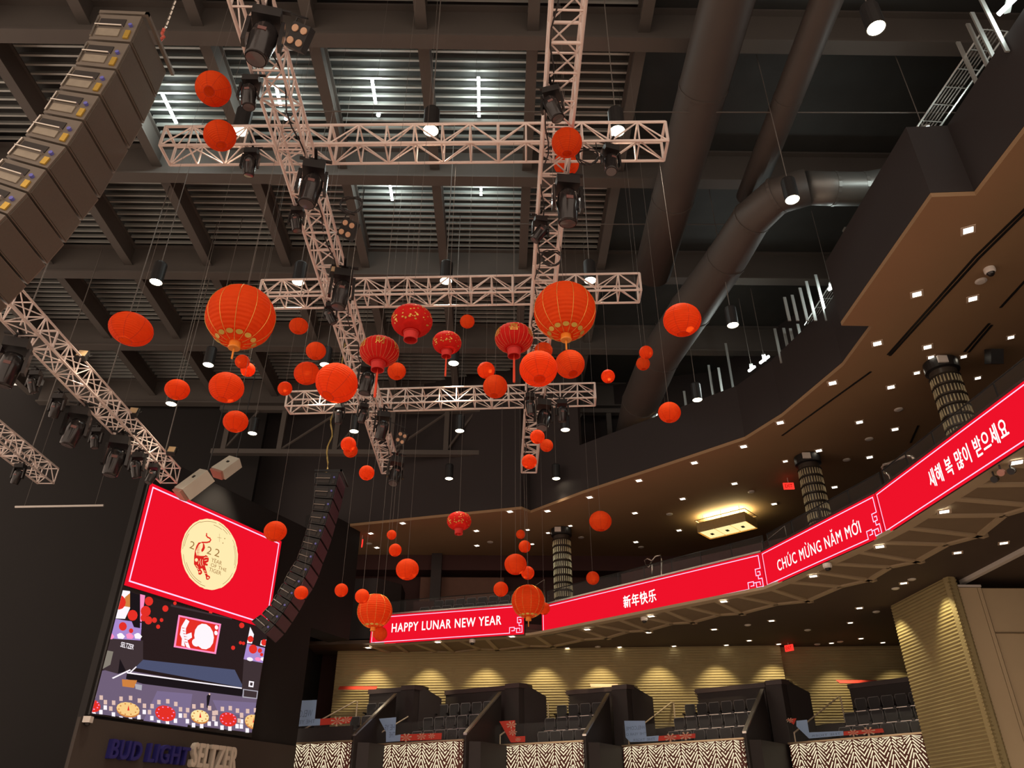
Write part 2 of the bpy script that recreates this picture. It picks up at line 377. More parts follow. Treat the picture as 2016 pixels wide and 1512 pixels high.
def bar(p, q, w, name='soffit_rib', m=None):
    d = (q - p).normalized(); n = Vector((-d.y, d.x)) * w / 2
    MB().prism([(v.x, v.y, LZ) for v in (p - n, q - n, q + n, p + n)], (0, 0, .1)).build(name, m or M_soff, sf)
for k in range(NP):
    q = [pt(sf_[k], .3), pt(sf_[k + 1], .3), pt(sr_[k + 1], dr_[k + 1]), pt(sr_[k], dr_[k])]
    MB().prism([(p.x, p.y, LZ + .05) for p in q], (0, 0, .06)).build('soffit_panel', M_soffp, sf)
    bar(pt(sr_[k], dr_[k]), pt(sr_[k + 1], dr_[k + 1]), .2)
    q = [pt(k * step, .02), pt((k + 1) * step, .02), pt((k + 1) * step, .4), pt(k * step, .4)]
    MB().prism([(p.x, p.y, LZ - .004) for p in q], (0, 0, .1)).build('soffit_border', M_soff, sf)
for k in range(NP + 1): bar(pt(sf_[k], .36), pt(sr_[k], dr_[k] + (.25 if k % 2 else 0)), .19)
# balcony slab behind the fascia
b = MB(); b.prism([(x, y, LZ + .28) for x, y in FPi] + [(19, 8, LZ + .28), (19, 38, LZ + .28), (-6.5, 38, LZ + .28)], (0, 0, .2))
o = b.build('balcony_slab', M_maroon); tag(o, 'dark floor slab of the upper balcony behind the display band', 'balcony', kind='structure')
# ================================================================ RED DISPLAY BAND
def fascia(label, a, b, txt, box, key=True, bold=.018):
    S = Surf(a, b, LZ); H = LT - LZ
    r = thing('display_panel', label, 'display', S.P(S.L / 2, 0))
    f = MB(); f.prism([S.P(0, 0), S.P(S.L, 0), S.P(S.L, 0, -.12), S.P(0, 0, -.12)], (0, 0, H)); f.build('housing', M_blk, r)
    F = Flat(S, .012); F.rect(0.01, .02, S.L - .01, H - .02); F.build('screen_face', E_red, r)
    w = .028; m = .1; u = .085
    L = Flat(S, .022)
    e = S.L - m
    if key:
        L.stroke([(e - 8 * u, m), (m, m), (m, H - m), (e, H - m), (e, m + 7.2 * u)], w)
        for q in ([(0, 7.2), (-2.2, 7.2), (-2.2, 4.6), (-.4, 4.6), (-.4, 6), (-1.3, 6)], [(-1.4, 4.6), (-1.4, 3.2), (.1, 3.2), (.1, 0), (-2.7, 0), (-2.7, 2), (-1, 2), (-1, .9)],
                  [(-8, 0), (-6.2, 0), (-6.2, 2.6), (-3.8, 2.6), (-3.8, 1), (-5.1, 1)], [(-3.8, 2), (-2.7, 2)]):
            L.stroke([(e + x * u, m + y * u) for x, y in q], w)
    else: L.stroke([(m, m), (e + .0, m), (e, H - m), (m, H - m), (m, m)], w)
    L.build('outline', E_pink, r)
    (lx, ly), (rx, ry), t0, t1 = box
    s0, a0 = S.st(lx, ly); s1, a1 = S.st(rx, ry)
    T = Flat(S, .024); T.text(txt, s0, t0, s1, t1, bold, False, 1.12); 
    if txt.endswith('MÓI'):                     # the horn of the accented O, drawn as its own stroke
        wd = lambda q: max(v[0] for v in text_mesh(q, 0, 1.12)[0])
        sO = s0 + (s1 - s0) * wd(txt[:-1]) / wd(txt); T.stroke([(sO - .05, t0 + .29), (sO + .0, t0 + .31), (sO + .02, t0 + .36)], .025)
    T.build('lettering', E_white, r)
    return S
FA = fascia('red display panel reading HAPPY LUNAR NEW YEAR', FP[0], FP[1], 'HAPPY LUNAR NEW YEAR', ((771, 1249), (987, 1231), .47, .84))
FB = fascia('long red display panel with four Chinese characters', FP[2], FP[3], '新年快乐', ((1229, 1195), (1293, 1182), .38, .84))
FC = fascia('red display panel reading CHÚC MỪNG NĂM MỚI', FP[3], FP[4], 'CHÚC MỪNG NĂM MÓI', ((1532, 1115), (1700, 1060), .36, .84), True, .008)
FD = fascia('red display panel with Korean lettering at the right edge', FP[4], FP[5], '새해 복 많이 받으세요', ((1831, 945), (1988, 850), .36, .83), False)
# ================================================================ VIDEO SCREEN on the left pier
SV = Surf(SA, SB, 0)
W_ = SV.L; zb, zt = 4.5, 11.45; zm = 8.1
vs = thing('video_screen', 'tall video screen with red tiger card above a live stage picture', 'video screen', SV.P(W_ / 2, zb))
MB().prism([SV.P(-.04, zb - .04, -.1), SV.P(W_ + .04, zb - .04, -.1), SV.P(W_ + .04, zb - .04, 0), SV.P(-.04, zb - .04, 0)], (0, 0, zt - zb + .08)).build('housing', M_blk, vs)
F = Flat(SV, .01); F.rect(0, zm, W_, zt); F.build('red_card', E_red, vs)
F = Flat(SV, .02); F.stroke([(.14, zm + .16), (.14, zt - .12), (W_ - .14, zt - .12), (W_ - .14, zm + .16), (.14, zm + .16)], .045); F.build('outline', E_pink, vs)
def crop(pts, ox, oy, k): return [(ox + x / k, oy + y / k) for x, y in pts]
C1 = lambda pts: crop(pts, 330, 1000, 8.4)
E_cream = emit('card_cream', (1.0, .80, .42), 1.05); E_brown = emit('card_brown', (.34, .17, .05), 1.0); E_tiger = emit('card_tiger', (.72, .02, .015), 1.0)
F = Flat(SV, .022)
ring = []
for i in range(72):
    t = 2 * math.pi * i / 72; r = 1 + random.uniform(-.008, .008); x, y = 470 * r * math.cos(t), 585 * r * math.sin(t)
    ring.append((685 + x, 768 + y + x * .10))
F.px(C1(ring)); F.build('gold_disc', E_cream, vs)
F = Flat(SV, .026)
for t0, t1, rr in ((100, 175, .93), (185, 250, .95), (110, 160, .87), (-30, 20, .94), (-70, -40, .95), (30, 60, .93), (250, 285, .93), (-20, 15, .9), (190, 215, .9), (-80, -60, .85), (-58, -45, .88)):
    q = [(685 + 470 * rr * math.cos(math.radians(t)), 768 + 585 * rr * math.sin(math.radians(t)) + 47 * rr * math.cos(math.radians(t))) for t in [t0 + (t1 - t0) * j / 10 for j in range(11)]]
    F.stroke([SV.st(*p) for p in C1(q)], .016)
F.stroke([SV.st(*p) for p in C1([(848, 430), (848, 560)])], .012).stroke([SV.st(*p) for p in C1([(815, 488), (880, 500)])], .012)
for c in ((935, 508), (905, 583)): F.px(C1([(c[0] - 10, c[1]), (c[0], c[1] - 12), (c[0] + 10, c[1]), (c[0], c[1] + 12)]))
def tx(F, t, l, r, hpx, k=8.4, ox=330, oy=1000, bold=0):
    (s0, a0), (s1, a1) = SV.st(*crop([l], ox, oy, k)[0]), SV.st(*crop([r], ox, oy, k)[0]); t1 = SV.st(*crop([(l[0], l[1] - hpx)], ox, oy, k)[0])[1]
    zz = (a0 + a1) / 2; F.text(t, s0, zz, s1, zz + (t1 - a0), bold)
o = F.build('brush_marks', E_brown, vs); o['kind'] = 'stuff'
for t, l, r_, h in (('2', (345, 668), (425, 686), 130), ('2', (630, 758), (708, 772), 130), ('2', (758, 795), (840, 812), 130), ('YEAR', (705, 905), (885, 935), 70), ('OF THE', (698, 975), (960, 1052), 60), ('TIGER', (670, 1050), (872, 1112), 68)):
    F = Flat(SV, .026); tx(F, t, l, r_, h); F.build('digit' if t == '2' else 'word', E_brown, vs)
F = Flat(SV, .028)
def fat(pts, ws):
    for i in range(len(pts) - 1): F.stroke([SV.st(*p) for p in C1([pts[i], pts[i + 1]])], (ws[i] + ws[i + 1]) / 2)
fat([(635, 430), (632, 460), (650, 485), (690, 505), (703, 530), (685, 560), (640, 572), (560, 572)], [.05] * 8)
F.px(C1([(560, 565), (500, 575), (465, 630), (440, 720), (428, 800), (425, 930), (470, 1000), (500, 1060), (498, 1100), (530, 1108), (560, 1085), (560, 1050), (530, 1010), (560, 1000), (600, 1080), (620, 1130), (628, 1185), (660, 1192), (692, 1160), (688, 1130), (650, 1110), (625, 1020), (605, 950), (650, 960), (655, 930), (620, 915), (665, 890), (672, 840), (650, 800), (620, 780), (600, 795), (545, 795), (470, 790), (455, 720), (500, 620)]))
F.px(C1([(575, 572), (600, 610), (608, 660), (590, 705), (555, 735), (545, 700), (570, 650)]))
for k in range(9):
    y = 620 + k * 20; x = 500 - k * 3.5; F.px(C1([(x - 20 + k * 3, y), (x + 45 + k * 2, y + 6), (x - 22 + k * 3, y + 10)]))
F.build('tiger', E_tiger, vs)
F = Flat(SV, .031)
for x, y, rx, ry in ((465, 862, 26, 30), (520, 1060, 12, 14), (655, 1155, 14, 14)):
    F.px(C1([(x + rx * math.cos(t * .6283), y + ry * math.sin(t * .6283)) for t in range(10)]))
for q in ([(590, 830), (620, 815), (650, 822)], [(570, 860), (560, 900), (575, 950)], [(535, 850), (525, 900), (545, 960)], [(505, 880), (500, 930)], [(600, 870), (640, 862)], [(460, 950), (490, 985)], [(475, 1000), (505, 1020)], [(590, 1040), (615, 1050)], [(600, 1080), (628, 1085)]):
    F.stroke([SV.st(*p) for p in C1(q)], .018)
o = F.build('tiger_markings', E_cream, vs); o['kind'] = 'stuff'
# the live picture: flat print on the lower half
VC = {'dark': (.022, .012, .012), 'floor': (.16, .115, .185), 'floor2': (.20, .15, .27), 'stage': (.075, .085, .16), 'blk': (.012, .008, .01), 'wht': (1, .93, .98), 'red': (.78, .03, .02), 'pnk': (1, .28, .55), 'lil': (.40, .26, .62), 'crm': (.95, .62, .24), 'org': (.62, .22, .05), 'crmy': (1., .80, .38), 'gry': (.42, .40, .46), 'wall': (.05, .032, .035), 'tan': (.24, .21, .17), 'chr': (.75, .52, .45)}
VK = list(VC); VF = [Flat(SV, .012)]
VB = MB(); lay = [0]
def vp(c, pts):
    lay[0] += 1
    VB.k = VK.index(c); q = [SV.st(*p) for p in crop(pts, 170, 1150, 5.04)]
    q = [(min(max(x, .0), W_), min(max(y, zb), zm)) for x, y in q]
    VB.poly([SV.P(x, y, .011 + lay[0] * .00012) for x, y in q])
def ve(c, x, y, rx, ry, n=14, sk=.12): vp(c, [(x + rx * math.cos(2 * math.pi * i / n), y + ry * math.sin(2 * math.pi * i / n) + sk * rx * math.cos(2 * math.pi * i / n)) for i in range(n)])
vp('dark', [(300, 30), (1840, 420), (1680, 1480), (0, 1320)])
vp('floor', [(115, 850), (310, 840), (1720, 1080), (1680, 1480), (0, 1320)])
vp('floor2', [(700, 1060), (1050, 1090), (1000, 1420), (560, 1370)]); vp('floor2', [(1250, 1150), (1700, 1180), (1690, 1330), (1300, 1260)])
vp('wall', [(200, 530), (560, 560), (560, 820), (310, 890), (120, 840)]); vp('tan', [(165, 650), (265, 670), (235, 800), (125, 835)])
vp('stage', [(480, 830), (560, 750), (1470, 850), (1560, 1030)]); vp('blk', [(400, 880), (1560, 1035), (1540, 1115), (560, 990), (390, 940)])
vp('wht', [(400, 872), (1560, 1030), (1560, 1042), (400, 886)]); vp('wht', [(250, 930), (430, 845), (440, 855), (262, 940)]); vp('wht', [(420, 880), (490, 815), (496, 824), (432, 886)])
vp('blk', [(310, 890), (330, 740), (370, 820), (390, 860)])
vp('wall', [(1560, 740), (1780, 790), (1745, 1100), (1540, 1040)])
vp('org', [(350, 945), (500, 955), (490, 985), (470, 1030), (355, 1015)]); vp('gry', [(480, 990), (550, 1000), (545, 1055), (485, 1040)])
vp('pnk', [(912, 305), (1335, 395), (1283, 695), (863, 625)]); vp('red', [(925, 325), (1315, 408), (1268, 675), (885, 612)])
ve('wht', 1165, 520, 98, 128); ve('wht', 1085, 580, 40, 40); ve('wht', 1288, 430, 17, 22); ve('wht', 1283, 485, 17, 22)
vp('wht', [(985, 345), (1020, 370), (985, 440), (985, 500), (1040, 480), (1045, 530), (1000, 560), (1030, 640), (990, 625), (965, 560), (975, 620), (940, 610), (945, 540), (925, 500), (940, 420)])
for k in range(6): vp('red', [(945 + k * 6, 430 + k * 28), (985 + k * 6, 440 + k * 28), (950 + k * 6, 440 + k * 28)])
vp('wht', [(305, 45), (430, 70), (430, 240), (380, 345), (245, 330)]); vp('lil', [(245, 335), (545, 385), (535, 560), (195, 530)]); vp('org', [(380, 130), (430, 90), (430, 230), (370, 220)])
vp('blk', [(432, 80), (530, 110), (530, 440), (470, 430), (430, 330)]); vp('pnk', [(530, 100), (580, 112), (545, 375), (530, 370)]); vp('lil', [(220, 380), (545, 440), (540, 452), (215, 410)])
for x, c in ((235, 'pnk'), (340, 'wht'), (430, 'pnk'), (510, 'wht')): vp(c, [(x - 40, 500), (x - 10, 485), (x + 10, 488), (x + 40, 520), (x + 20, 545), (x - 30, 540)])
vp('wht', [(1622, 425), (1660, 500), (1640, 590), (1590, 585)]); vp('lil', [(1590, 590), (1790, 640), (1775, 790), (1557, 745)]); vp('wht', [(1730, 560), (1800, 555), (1790, 625), (1720, 605)])
for x, c in ((1620, 'wht'), (1700, 'pnk'), (1755, 'wht')): ve(c, x, 745, 32, 20, 8)
for x, y, r in ((320, 180, 68), (455, 310, 50), (358, 420, 40), (440, 463, 22), (617, 170, 42), (585, 270, 50), (565, 335, 32), (612, 360, 38), (672, 358, 25), (742, 357, 18), (780, 243, 30), (708, 423, 20), (1230, 280, 17), (875, 190, 17), (1538, 410, 26), (1525, 582, 16), (1555, 588, 16), (1452, 632, 20), (1625, 545, 30), (1650, 645, 42), (1718, 660, 22), (1735, 700, 16), (1760, 580, 30)): ve('red', x, y, r, r * 1.08, 12, 0)
vp('wall', [(835, 200), (1445, 325), (1440, 350), (832, 222)])
F_sel = ((328, 575), (465, 590), (460, 640), (322, 630))
vp('blk', [(1190, 1110), (1215, 1085), (1228, 1100), (1215, 1180), (1200, 1230), (1190, 1225)]); ve('chr', 1218, 1092, 9, 10, 8)
vp('gry', [(1550, 1040), (1700, 1060), (1690, 1140), (1545, 1125)]); vp('wall', [(1560, 1050), (1690, 1068), (1682, 1130), (1556, 1115)]); vp('wht', [(1610, 960), (1660, 968), (1652, 1025), (1604, 1018)]); vp('wall', [(1622, 975), (1648, 980), (1642, 1010), (1618, 1005)])
for cx, cy, rx, ry, c in ((50, 1200, 85, 55, 'red'), (408, 1240, 115, 68, 'crm'), (778, 1275, 102, 70, 'red'), (1120, 1310, 90, 62, 'crmy'), (1400, 1335, 85, 62, 'red'), (1650, 1360, 85, 65, 'crm')):
    for k in range(11):
        t = 2 * math.pi * k / 11 + .3; x = cx + (rx + 55) * math.cos(t); y = cy + (ry + 40) * math.sin(t)
        if 10 < x < 1700: vp('chr' if math.sin(t) < 0 else 'wht', [(x - 18, y - 26), (x + 16, y - 24), (x + 16, y + 20), (x - 18, y + 18)])
    ve('org' if c != 'red' else 'red', cx, cy + 16, rx, ry); ve(c, cx, cy, rx, ry)
    for k in range(10):
        t = 2 * math.pi * k / 10; ve('org' if c != 'red' else 'pnk', cx + rx * .8 * math.cos(t), cy + ry * .8 * math.sin(t), 9, 7, 6)
    vp('red', [(cx - 8, cy + 15), (cx + 4, cy - 40), (cx + 14, cy + 15)])
VM = []
for c in VK: VM.append(emit('video_' + c, VC[c], 1.0, False))
VB.build('live_picture', VM, vs)
F = Flat(SV, .03)
tx(F, 'SELTZER', (326, 634), (460, 640), 52, 5.04, 170, 1150, .02); F.build('picture_lettering', VM[VK.index('wht')], vs)
# sponsor letters below the screen: raised solid letters
def solid_text(t, l, r, z0, z1, name, label, m, bold, depth=.2):
    s0 = SV.st(*l)[0]; s1 = SV.st(*r)[0]
    o = thing(name, label, 'sign', SV.P((s0 + s1) / 2, z0)); n = len(t.replace(' ', ''))
    from collections import Counter
    B = MB(); e = bold * (z1 - z0)
    for k, (dx, dy) in enumerate([(0, 0), (e, 0), (-e, 0), (0, e), (0, -e), (e * .7, e * .7), (-e * .7, e * .7), (e * .7, -e * .7), (-e * .7, -e * .7)]):
        F = Flat(SV, depth - .0015 * k); F.text(t, s0 + dx, z0 + dy, s1 + dx, z1 + dy, 0, False, 1.14); vs_ = F.b.v; B.add(vs_, F.b.f); ec = Counter(); dirr = {}
        for f in F.b.f:
            for i in range(len(f)):
                a, b = f[i], f[(i + 1) % len(f)]; q = (min(a, b), max(a, b)); ec[q] += 1; dirr[q] = (a, b)
        nn = SV.n * (depth + .1)
        for q, c in ec.items():
            if c == 1: a, b = dirr[q]; B.add([vs_[b], vs_[a], vs_[a] - nn, vs_[b] - nn], [(0, 1, 2, 3)])
    B.build('letters', m, o)
    return o
M_bluel = mat('blue_letters', (.020, .018, .16), .5, 0, .1, 3); M_creaml = mat('cream_letters', (.62, .56, .47), .5, 0, .05, 3)
M_backl = mat('dark_backing', (.010, .009, .035), .5)
sb0, sb1 = SV.st(205, 1495)[1], SV.st(205, 1463)[1]
o = solid_text('BUD LIGHT', (208, 1485), (362, 1497), 3.42, 3.9, 'wall_lettering', 'dark blue raised block letters on the wall under the video screen', M_bluel, .035)
o2 = solid_text('SELTZER', (372, 1485), (457, 1497), 3.4, 4.06, 'wall_lettering', 'cream raised block letters right of the dark blue ones under the screen', M_creaml, .035)
# ================================================================ LIGHTING TRUSSES
TS = .52; BAY = .54
chord_m = {}; brace_m = {}
def unit_tube(r, n=6): return MB().tube((0, 0, 0), (0, 0, 1), r, n).mesh('truss_tube', M_truss)
MT_ch, MT_br, MT_dg = unit_tube(.030, 8), unit_tube(.019), unit_tube(.0155)
def stick(name, me, p, q, parent, off):
    o = link(name, me, parent); d = q - p
    o.matrix_local = Matrix.Translation(p - off) @ d.to_track_quat('Z', 'Y').to_matrix().to_4x4() @ Matrix.Diagonal((1, 1, d.length, 1))
    return o
def truss(label, a, b, zb_, bay=BAY):
    a = Vector((a[0], a[1], zb_ + TS / 2)); b = Vector((b[0], b[1], zb_ + TS / 2)); L = (b - a).length; u = (b - a) / L; w = Vector((u.y, -u.x, 0)) * TS / 2; h = Vector((0, 0, TS / 2))
    off = (a + b) / 2 - h; r = thing('lighting_truss', label, 'truss', off); n = max(2, round(L / bay)); n += n % 2; st = L / n
    K = [(-1, -1), (1, -1), (1, 1), (-1, 1)]; c = lambda i, k: a + u * (st * i) + w * K[k][0] + h * K[k][1]
    for k in range(4): stick('chord', MT_ch, c(0, k), c(n, k), r, off)
    for i in range(n + 1):
        for k in range(4):
            k2 = (k + 1) % 4
            stick('post', MT_br if i % 6 else MT_ch, c(i, k), c(i, k2), r, off)
            if i < n:
                p, q = (c(i, k), c(i + 1, k2)) if (i + k // 2) % 2 == 0 else (c(i, k2), c(i + 1, k))
                stick('diagonal', MT_dg, p, q, r, off)
    return r, a, b
def mid(p, q): return ((p.x + q.x) / 2, (p.y + q.y) / 2)
tz = 13.2
T1 = truss('cross truss nearest the camera, top of the three horizontal ones', (-6.7, 10.98), (3.2, 10.70), tz)
T2 = truss('middle cross truss behind the two biggest lanterns', mid(az(503, 585, tz), az(527, 607, tz)), mid(az(1262, 570, tz), az(1258, 596, tz)), tz)
T3 = truss('farthest cross truss with moving heads below its ends', mid(az(563, 800, tz), az(570, 814, tz)), mid(az(1173, 783, tz), az(1171, 798, tz)), tz)
TLx, TRx = -3.97, .99
T4 = truss('long truss running away from camera, left of the pair', (TLx, 4.5), (TLx + .02, 25.2), 12.62, .58)
T5 = truss('long truss running away from camera, right of the pair', (TRx, 4.5), (TRx + .01, 25.05), 12.62, .58)
T6 = truss('truss at left with large moving heads, ending above the video screen', (-10.85, 8.5), (-10.75, 23.3), 11.4, .56)
T7 = truss('short visible truss end at the far left edge', (-14.8, 15.0), (-14.75, 23.4), 11.4, .56)
# suspension lines
for k, (x, y, lab) in enumerate([(-10.8, 14.5, 'steel suspension line above the left truss, nearest camera'), (-10.8, 18.4, 'steel suspension line above the middle of the left truss'), (-10.78, 22.6, 'steel suspension line above the far end of the left truss'), (-14.78, 22.2, 'steel suspension line above the truss end at far left')]):
    o = MB().tube((x, y, 11.9), (x + .02, y + .02, DZ - .3), .018).build('suspension_line', M_wire); tag(o, lab, 'line')
# ================================================================ LANTERNS
def lantern_profile(n=76, hole=.3, top=.2, ridge=.03, rings=19):
    out = []
    t0, t1 = math.asin(hole), math.pi - math.asin(top)
    for i in range(n + 1):
        t = t0 + (t1 - t0) * i / n; r = .5 - ridge * .5 * (1 - abs(math.sin(rings * (t - t0) / (t1 - t0) * math.pi)))
        out.append((r * math.sin(t), -r * math.cos(t)))
    return out
LP = lantern_profile()
ME_shade = MB().lathe(LP, 32).mesh('shade', M_orange, smooth=True)
def ring_mesh(r, z, t, m):
    B = MB(); n = 20
    B.path([(r * math.cos(2 * math.pi * i / n), r * math.sin(2 * math.pi * i / n), z) for i in range(n + 1)], t, 4); return B.mesh('rim', m)
ME_rim = ring_mesh(.148, -.473, .006, M_seam)
B = MB()
for k in range(8):
    t = 2 * math.pi * k / 8
    B.path([((.5 * math.sin(a)) * math.cos(t), (.5 * math.sin(a)) * math.sin(t), -.5 * math.cos(a)) for a in [math.radians(18 + 144 * j / 14) for j in range(15)]], .0035, 4)
ME_seam = B.mesh('frame_wires', M_seam)
DEP = {(604, 735): 1.16, (1266, 716): 1.12, (690, 887): 1.12, (488, 728): 1.12, (1115, 323): 1.1, (1070, 690): 1.25, (1122, 717): 1.1, (1076, 877): 1.08, (1039, 1128): 1.1, (1071, 1198): 1.1, (713, 1174): .93, (749, 1248): .93, (957, 729): 1.1, (1042, 909): 1.0}
def hang_top(p):                            # nearest truss chord above, else the roof deck; returned relative to the lantern
    best = None
    for r_, a, b in (T1, T2, T3, T4, T5):
        u = (b - a).normalized(); q = p - a; t = q.x * u.x + q.y * u.y
        n = Vector((u.y, -u.x, 0)); d = q.x * n.x + q.y * n.y
        if 0 < t < (b - a).length and abs(d) < .36 and p.z < a.z - .6:
            h = a + u * t + n * (math.copysign(TS / 2, d)) - Vector((0, 0, TS / 2 - .01))
            if best is None or h.z < best.z: best = h
    return (best if best is not None else Vector((p.x, p.y, DZ + .3))) - p
def lant_common(name, label, x, y, w, D, hw, tilt=0):
    depth = FPX * D / w * DEP.get((x, y), 1.0); D = D * DEP.get((x, y), 1.0); p = ad(x, y, depth)
    r = thing(name, label, 'lantern', p)
    return r, p, D
def plain(x, y, w, D, label, hw=1.0, tilt=(0, 0), group='round orange paper lanterns'):
    r, p, D = lant_common('paper_lantern', label, x, y, w, D, hw)
    r['group'] = group
    s = bpy.data.objects.new('shade', ME_shade); COL.objects.link(s); s.parent = r; s.scale = (D, D, D * hw); s.rotation_euler = (tilt[0], tilt[1], random.uniform(0, 6))
    o = link('bottom_rim', ME_rim, s)
    o = link('frame_wires', ME_seam, s)
    MB().tube((0, 0, D * hw * .48), hang_top(p), .003, 4).build('hanging_wire', M_wire, r, local=True)
    return r
# big lanterns with gold seams, petals and amber collar
B = MB()
for k in range(12):
    t = 2 * math.pi * k / 12
    B.path([(.503 * math.sin(a) * math.cos(t), .503 * math.sin(a) * math.sin(t), -.503 * math.cos(a)) for a in [math.radians(14 + 152 * j / 22) for j in range(23)]], .0035, 4)
ME_goldseam = B.mesh('gold_seams', M_gold)
B = MB()
for k in range(12):
    t = 2 * math.pi * (k + .5) / 12
    for j in range(1):
        a0 = math.radians(31)
        pts = []
        for i in range(10):
            q = 2 * math.pi * i / 10; a = a0 + .085 * math.cos(q); tt = t + .13 * math.sin(q) / math.sin(a0) * .8
            pts.append((.506 * math.sin(a) * math.cos(tt), .506 * math.sin(a) * math.sin(tt), -.506 * math.cos(a)))
        B.poly(pts)
ME_petal = B.mesh('gold_petals', M_gold)
ME_bcol = MB().lathe([(.0, -.58), (.085, -.58), (.09, -.56), (.08, -.52), (.08, -.47), (.0, -.47)], 20).mesh('collar', M_collar)
ME_btas = MB().lathe([(.0, -.76), (.014, -.76), (.014, -.58), (0, -.58)], 8).mesh('tassel', M_collar)
def big(x, y, w, D, label):
    r, p, D = lant_common('gold_seam_lantern', label, x, y, w, D, 1); r['group'] = 'large orange lanterns with gold seams'
    s = link('shade', ME_shade, r); s.scale = (D, D, D * .97); s.rotation_euler = (.0, 0, random.uniform(0, 6))
    for nme, me in (('gold_seams', ME_goldseam), ('gold_petals', ME_petal), ('collar', ME_bcol), ('tassel', ME_btas)): link(nme, me, s)
    MB().tube((0, 0, D * .48), hang_top(p), .003, 4).build('hanging_wire', M_wire, r, local=True)
# silk lanterns: oblate ribbed body, collars, fringe, tassel, gold motifs
NR = 24
def silk_pt(a, t, off=0.0):
    rad = .5 * math.sin(a) ** .8 if 0 < a < math.pi else 0
    rad = max(rad, .02) * (1 - .018 * (1 - abs(math.cos(t * NR / 2)))) + off; return (rad * math.cos(t), rad * math.sin(t), -.36 * math.cos(a) * (1 + off * 2))
B = MB(); n = 96; vs_ = []; mrows = 20
for j in range(mrows + 1):
    a = math.radians(22 + 136 * j / mrows)
    for i in range(n): vs_.append(silk_pt(a, 2 * math.pi * i / n))
B.add(vs_, [(j * n + i, j * n + (i + 1) % n, (j + 1) * n + (i + 1) % n, (j + 1) * n + i) for j in range(mrows) for i in range(n)])
ME_silk = B.mesh('shade', M_red, smooth=True)
ME_scol = MB().lathe([(.19, -.335), (.19, -.36), (.17, -.365), (.165, -.52), (.17, -.56), (.15, -.56), (.15, -.34)], 24).mesh('fringe_collar', M_redcol)
ME_stop = MB().lathe([(.0, .36), (.17, .36), (.19, .335), (.16, .32)], 24).mesh('top_cap', M_gold)
ME_tas = MB().lathe([(.0, -1.34), (.03, -1.34), (.034, -1.32), (.026, -.66), (.008, -.6), (.008, -.5), (0, -.5)], 10).mesh('tassel', mat('tassel_orange', (.85, .07, .02), .6))
M_goldline = mat('gold_thread', (.80, .35, .15), .4, .3)
B = MB()
for k in range(NR):
    t = 2 * math.pi * (k + .5) / NR * 1.0
    B.path([silk_pt(math.radians(28 + 124 * j / 10), t + math.pi / NR, .004) for j in range(11)], .0028, 4)
ME_thread = B.mesh('gold_threads', M_goldline)
def motif_text(ch, facing):
    vs2, fs2 = text_mesh(ch); ax, bx_ = min(v[0] for v in vs2), max(v[0] for v in vs2); ay_, by = min(v[1] for v in vs2), max(v[1] for v in vs2); B = MB()
    for dt in (-1.05, 0, 1.05):
        B.add([silk_pt(math.radians(80) + .66 * ((v[1] - ay_) / (by - ay_)), facing + dt + .52 * ((v[0] - ax) / (bx_ - ax) - .5), .012) for v in vs2], fs2)
    return B.mesh('gold_character', M_gold)
rf = random.Random(3); B = MB()
for i in range(190):
    a = math.radians(rf.uniform(52, 140)); t = rf.uniform(0, 6.28)
    if abs(math.sin(t * 3)) < .35: continue
    r_ = rf.uniform(.035, .075); n2 = rf.choice((5, 6, 7)); B.poly([silk_pt(a + r_ * (1 if q % 2 else .55) * math.cos(2 * math.pi * q / (2 * n2)), t + r_ * (1 if q % 2 else .55) * math.sin(2 * math.pi * q / (2 * n2)) / math.sin(a), .008) for q in range(2 * n2)])
ME_flow = B.mesh('gold_blossoms', M_gold)
def silk(x, y, w, D, label, motif, tassel=True, threads=False):
    r, p, D = lant_common('silk_lantern', label, x, y, w, D, 1); r['group'] = 'red silk lanterns'
    s = link('shade', ME_silk, r); s.scale = (D, D, D); s.rotation_euler = (0, 0, 0)
    link('fringe_collar', ME_scol, s); link('top_cap', ME_stop, s)
    if tassel: link('tassel', ME_tas, s)
    if threads: link('gold_threads', ME_thread, s)
    if motif == 'flower': link('gold_blossoms', ME_flow, s)
    else: link('gold_character', motif_text(motif, math.atan2(-p.y, -p.x) ), s)
    MB().tube((0, 0, D * .35), hang_top(p), .003, 4).build('hanging_wire', M_wire, r, local=True)
big(474, 624, 132, .9, 'biggest orange lantern with gold seams, upper left of the display')
big(1112, 613, 122, .9, 'big orange lantern with gold seams in front of the right long truss')
big(738, 1203, 68, .9, 'gold-seamed lantern covering the left end of HAPPY LUNAR NEW YEAR panel')
big(1040, 1184, 66, .9, 'gold-seamed lantern hanging between the first two display panels')
silk(811, 632, 81, .62, 'red silk lantern covered in gold blossoms, uppermost of the silk ones', 'flower', False)
silk(747, 692, 77, .62, 'red silk lantern with gold character 財 and long tassel', '財', True, True)
silk(880, 675, 57, .5, 'small red silk lantern with blossoms and long tassel, centre', 'flower', True)
silk(1012, 666, 75, .62, 'red silk lantern with gold character 喜 and tassel', '喜', True, True)
silk(904, 1026, 48, .62, 'red silk lantern hanging low before the balcony ceiling', 'flower', False)
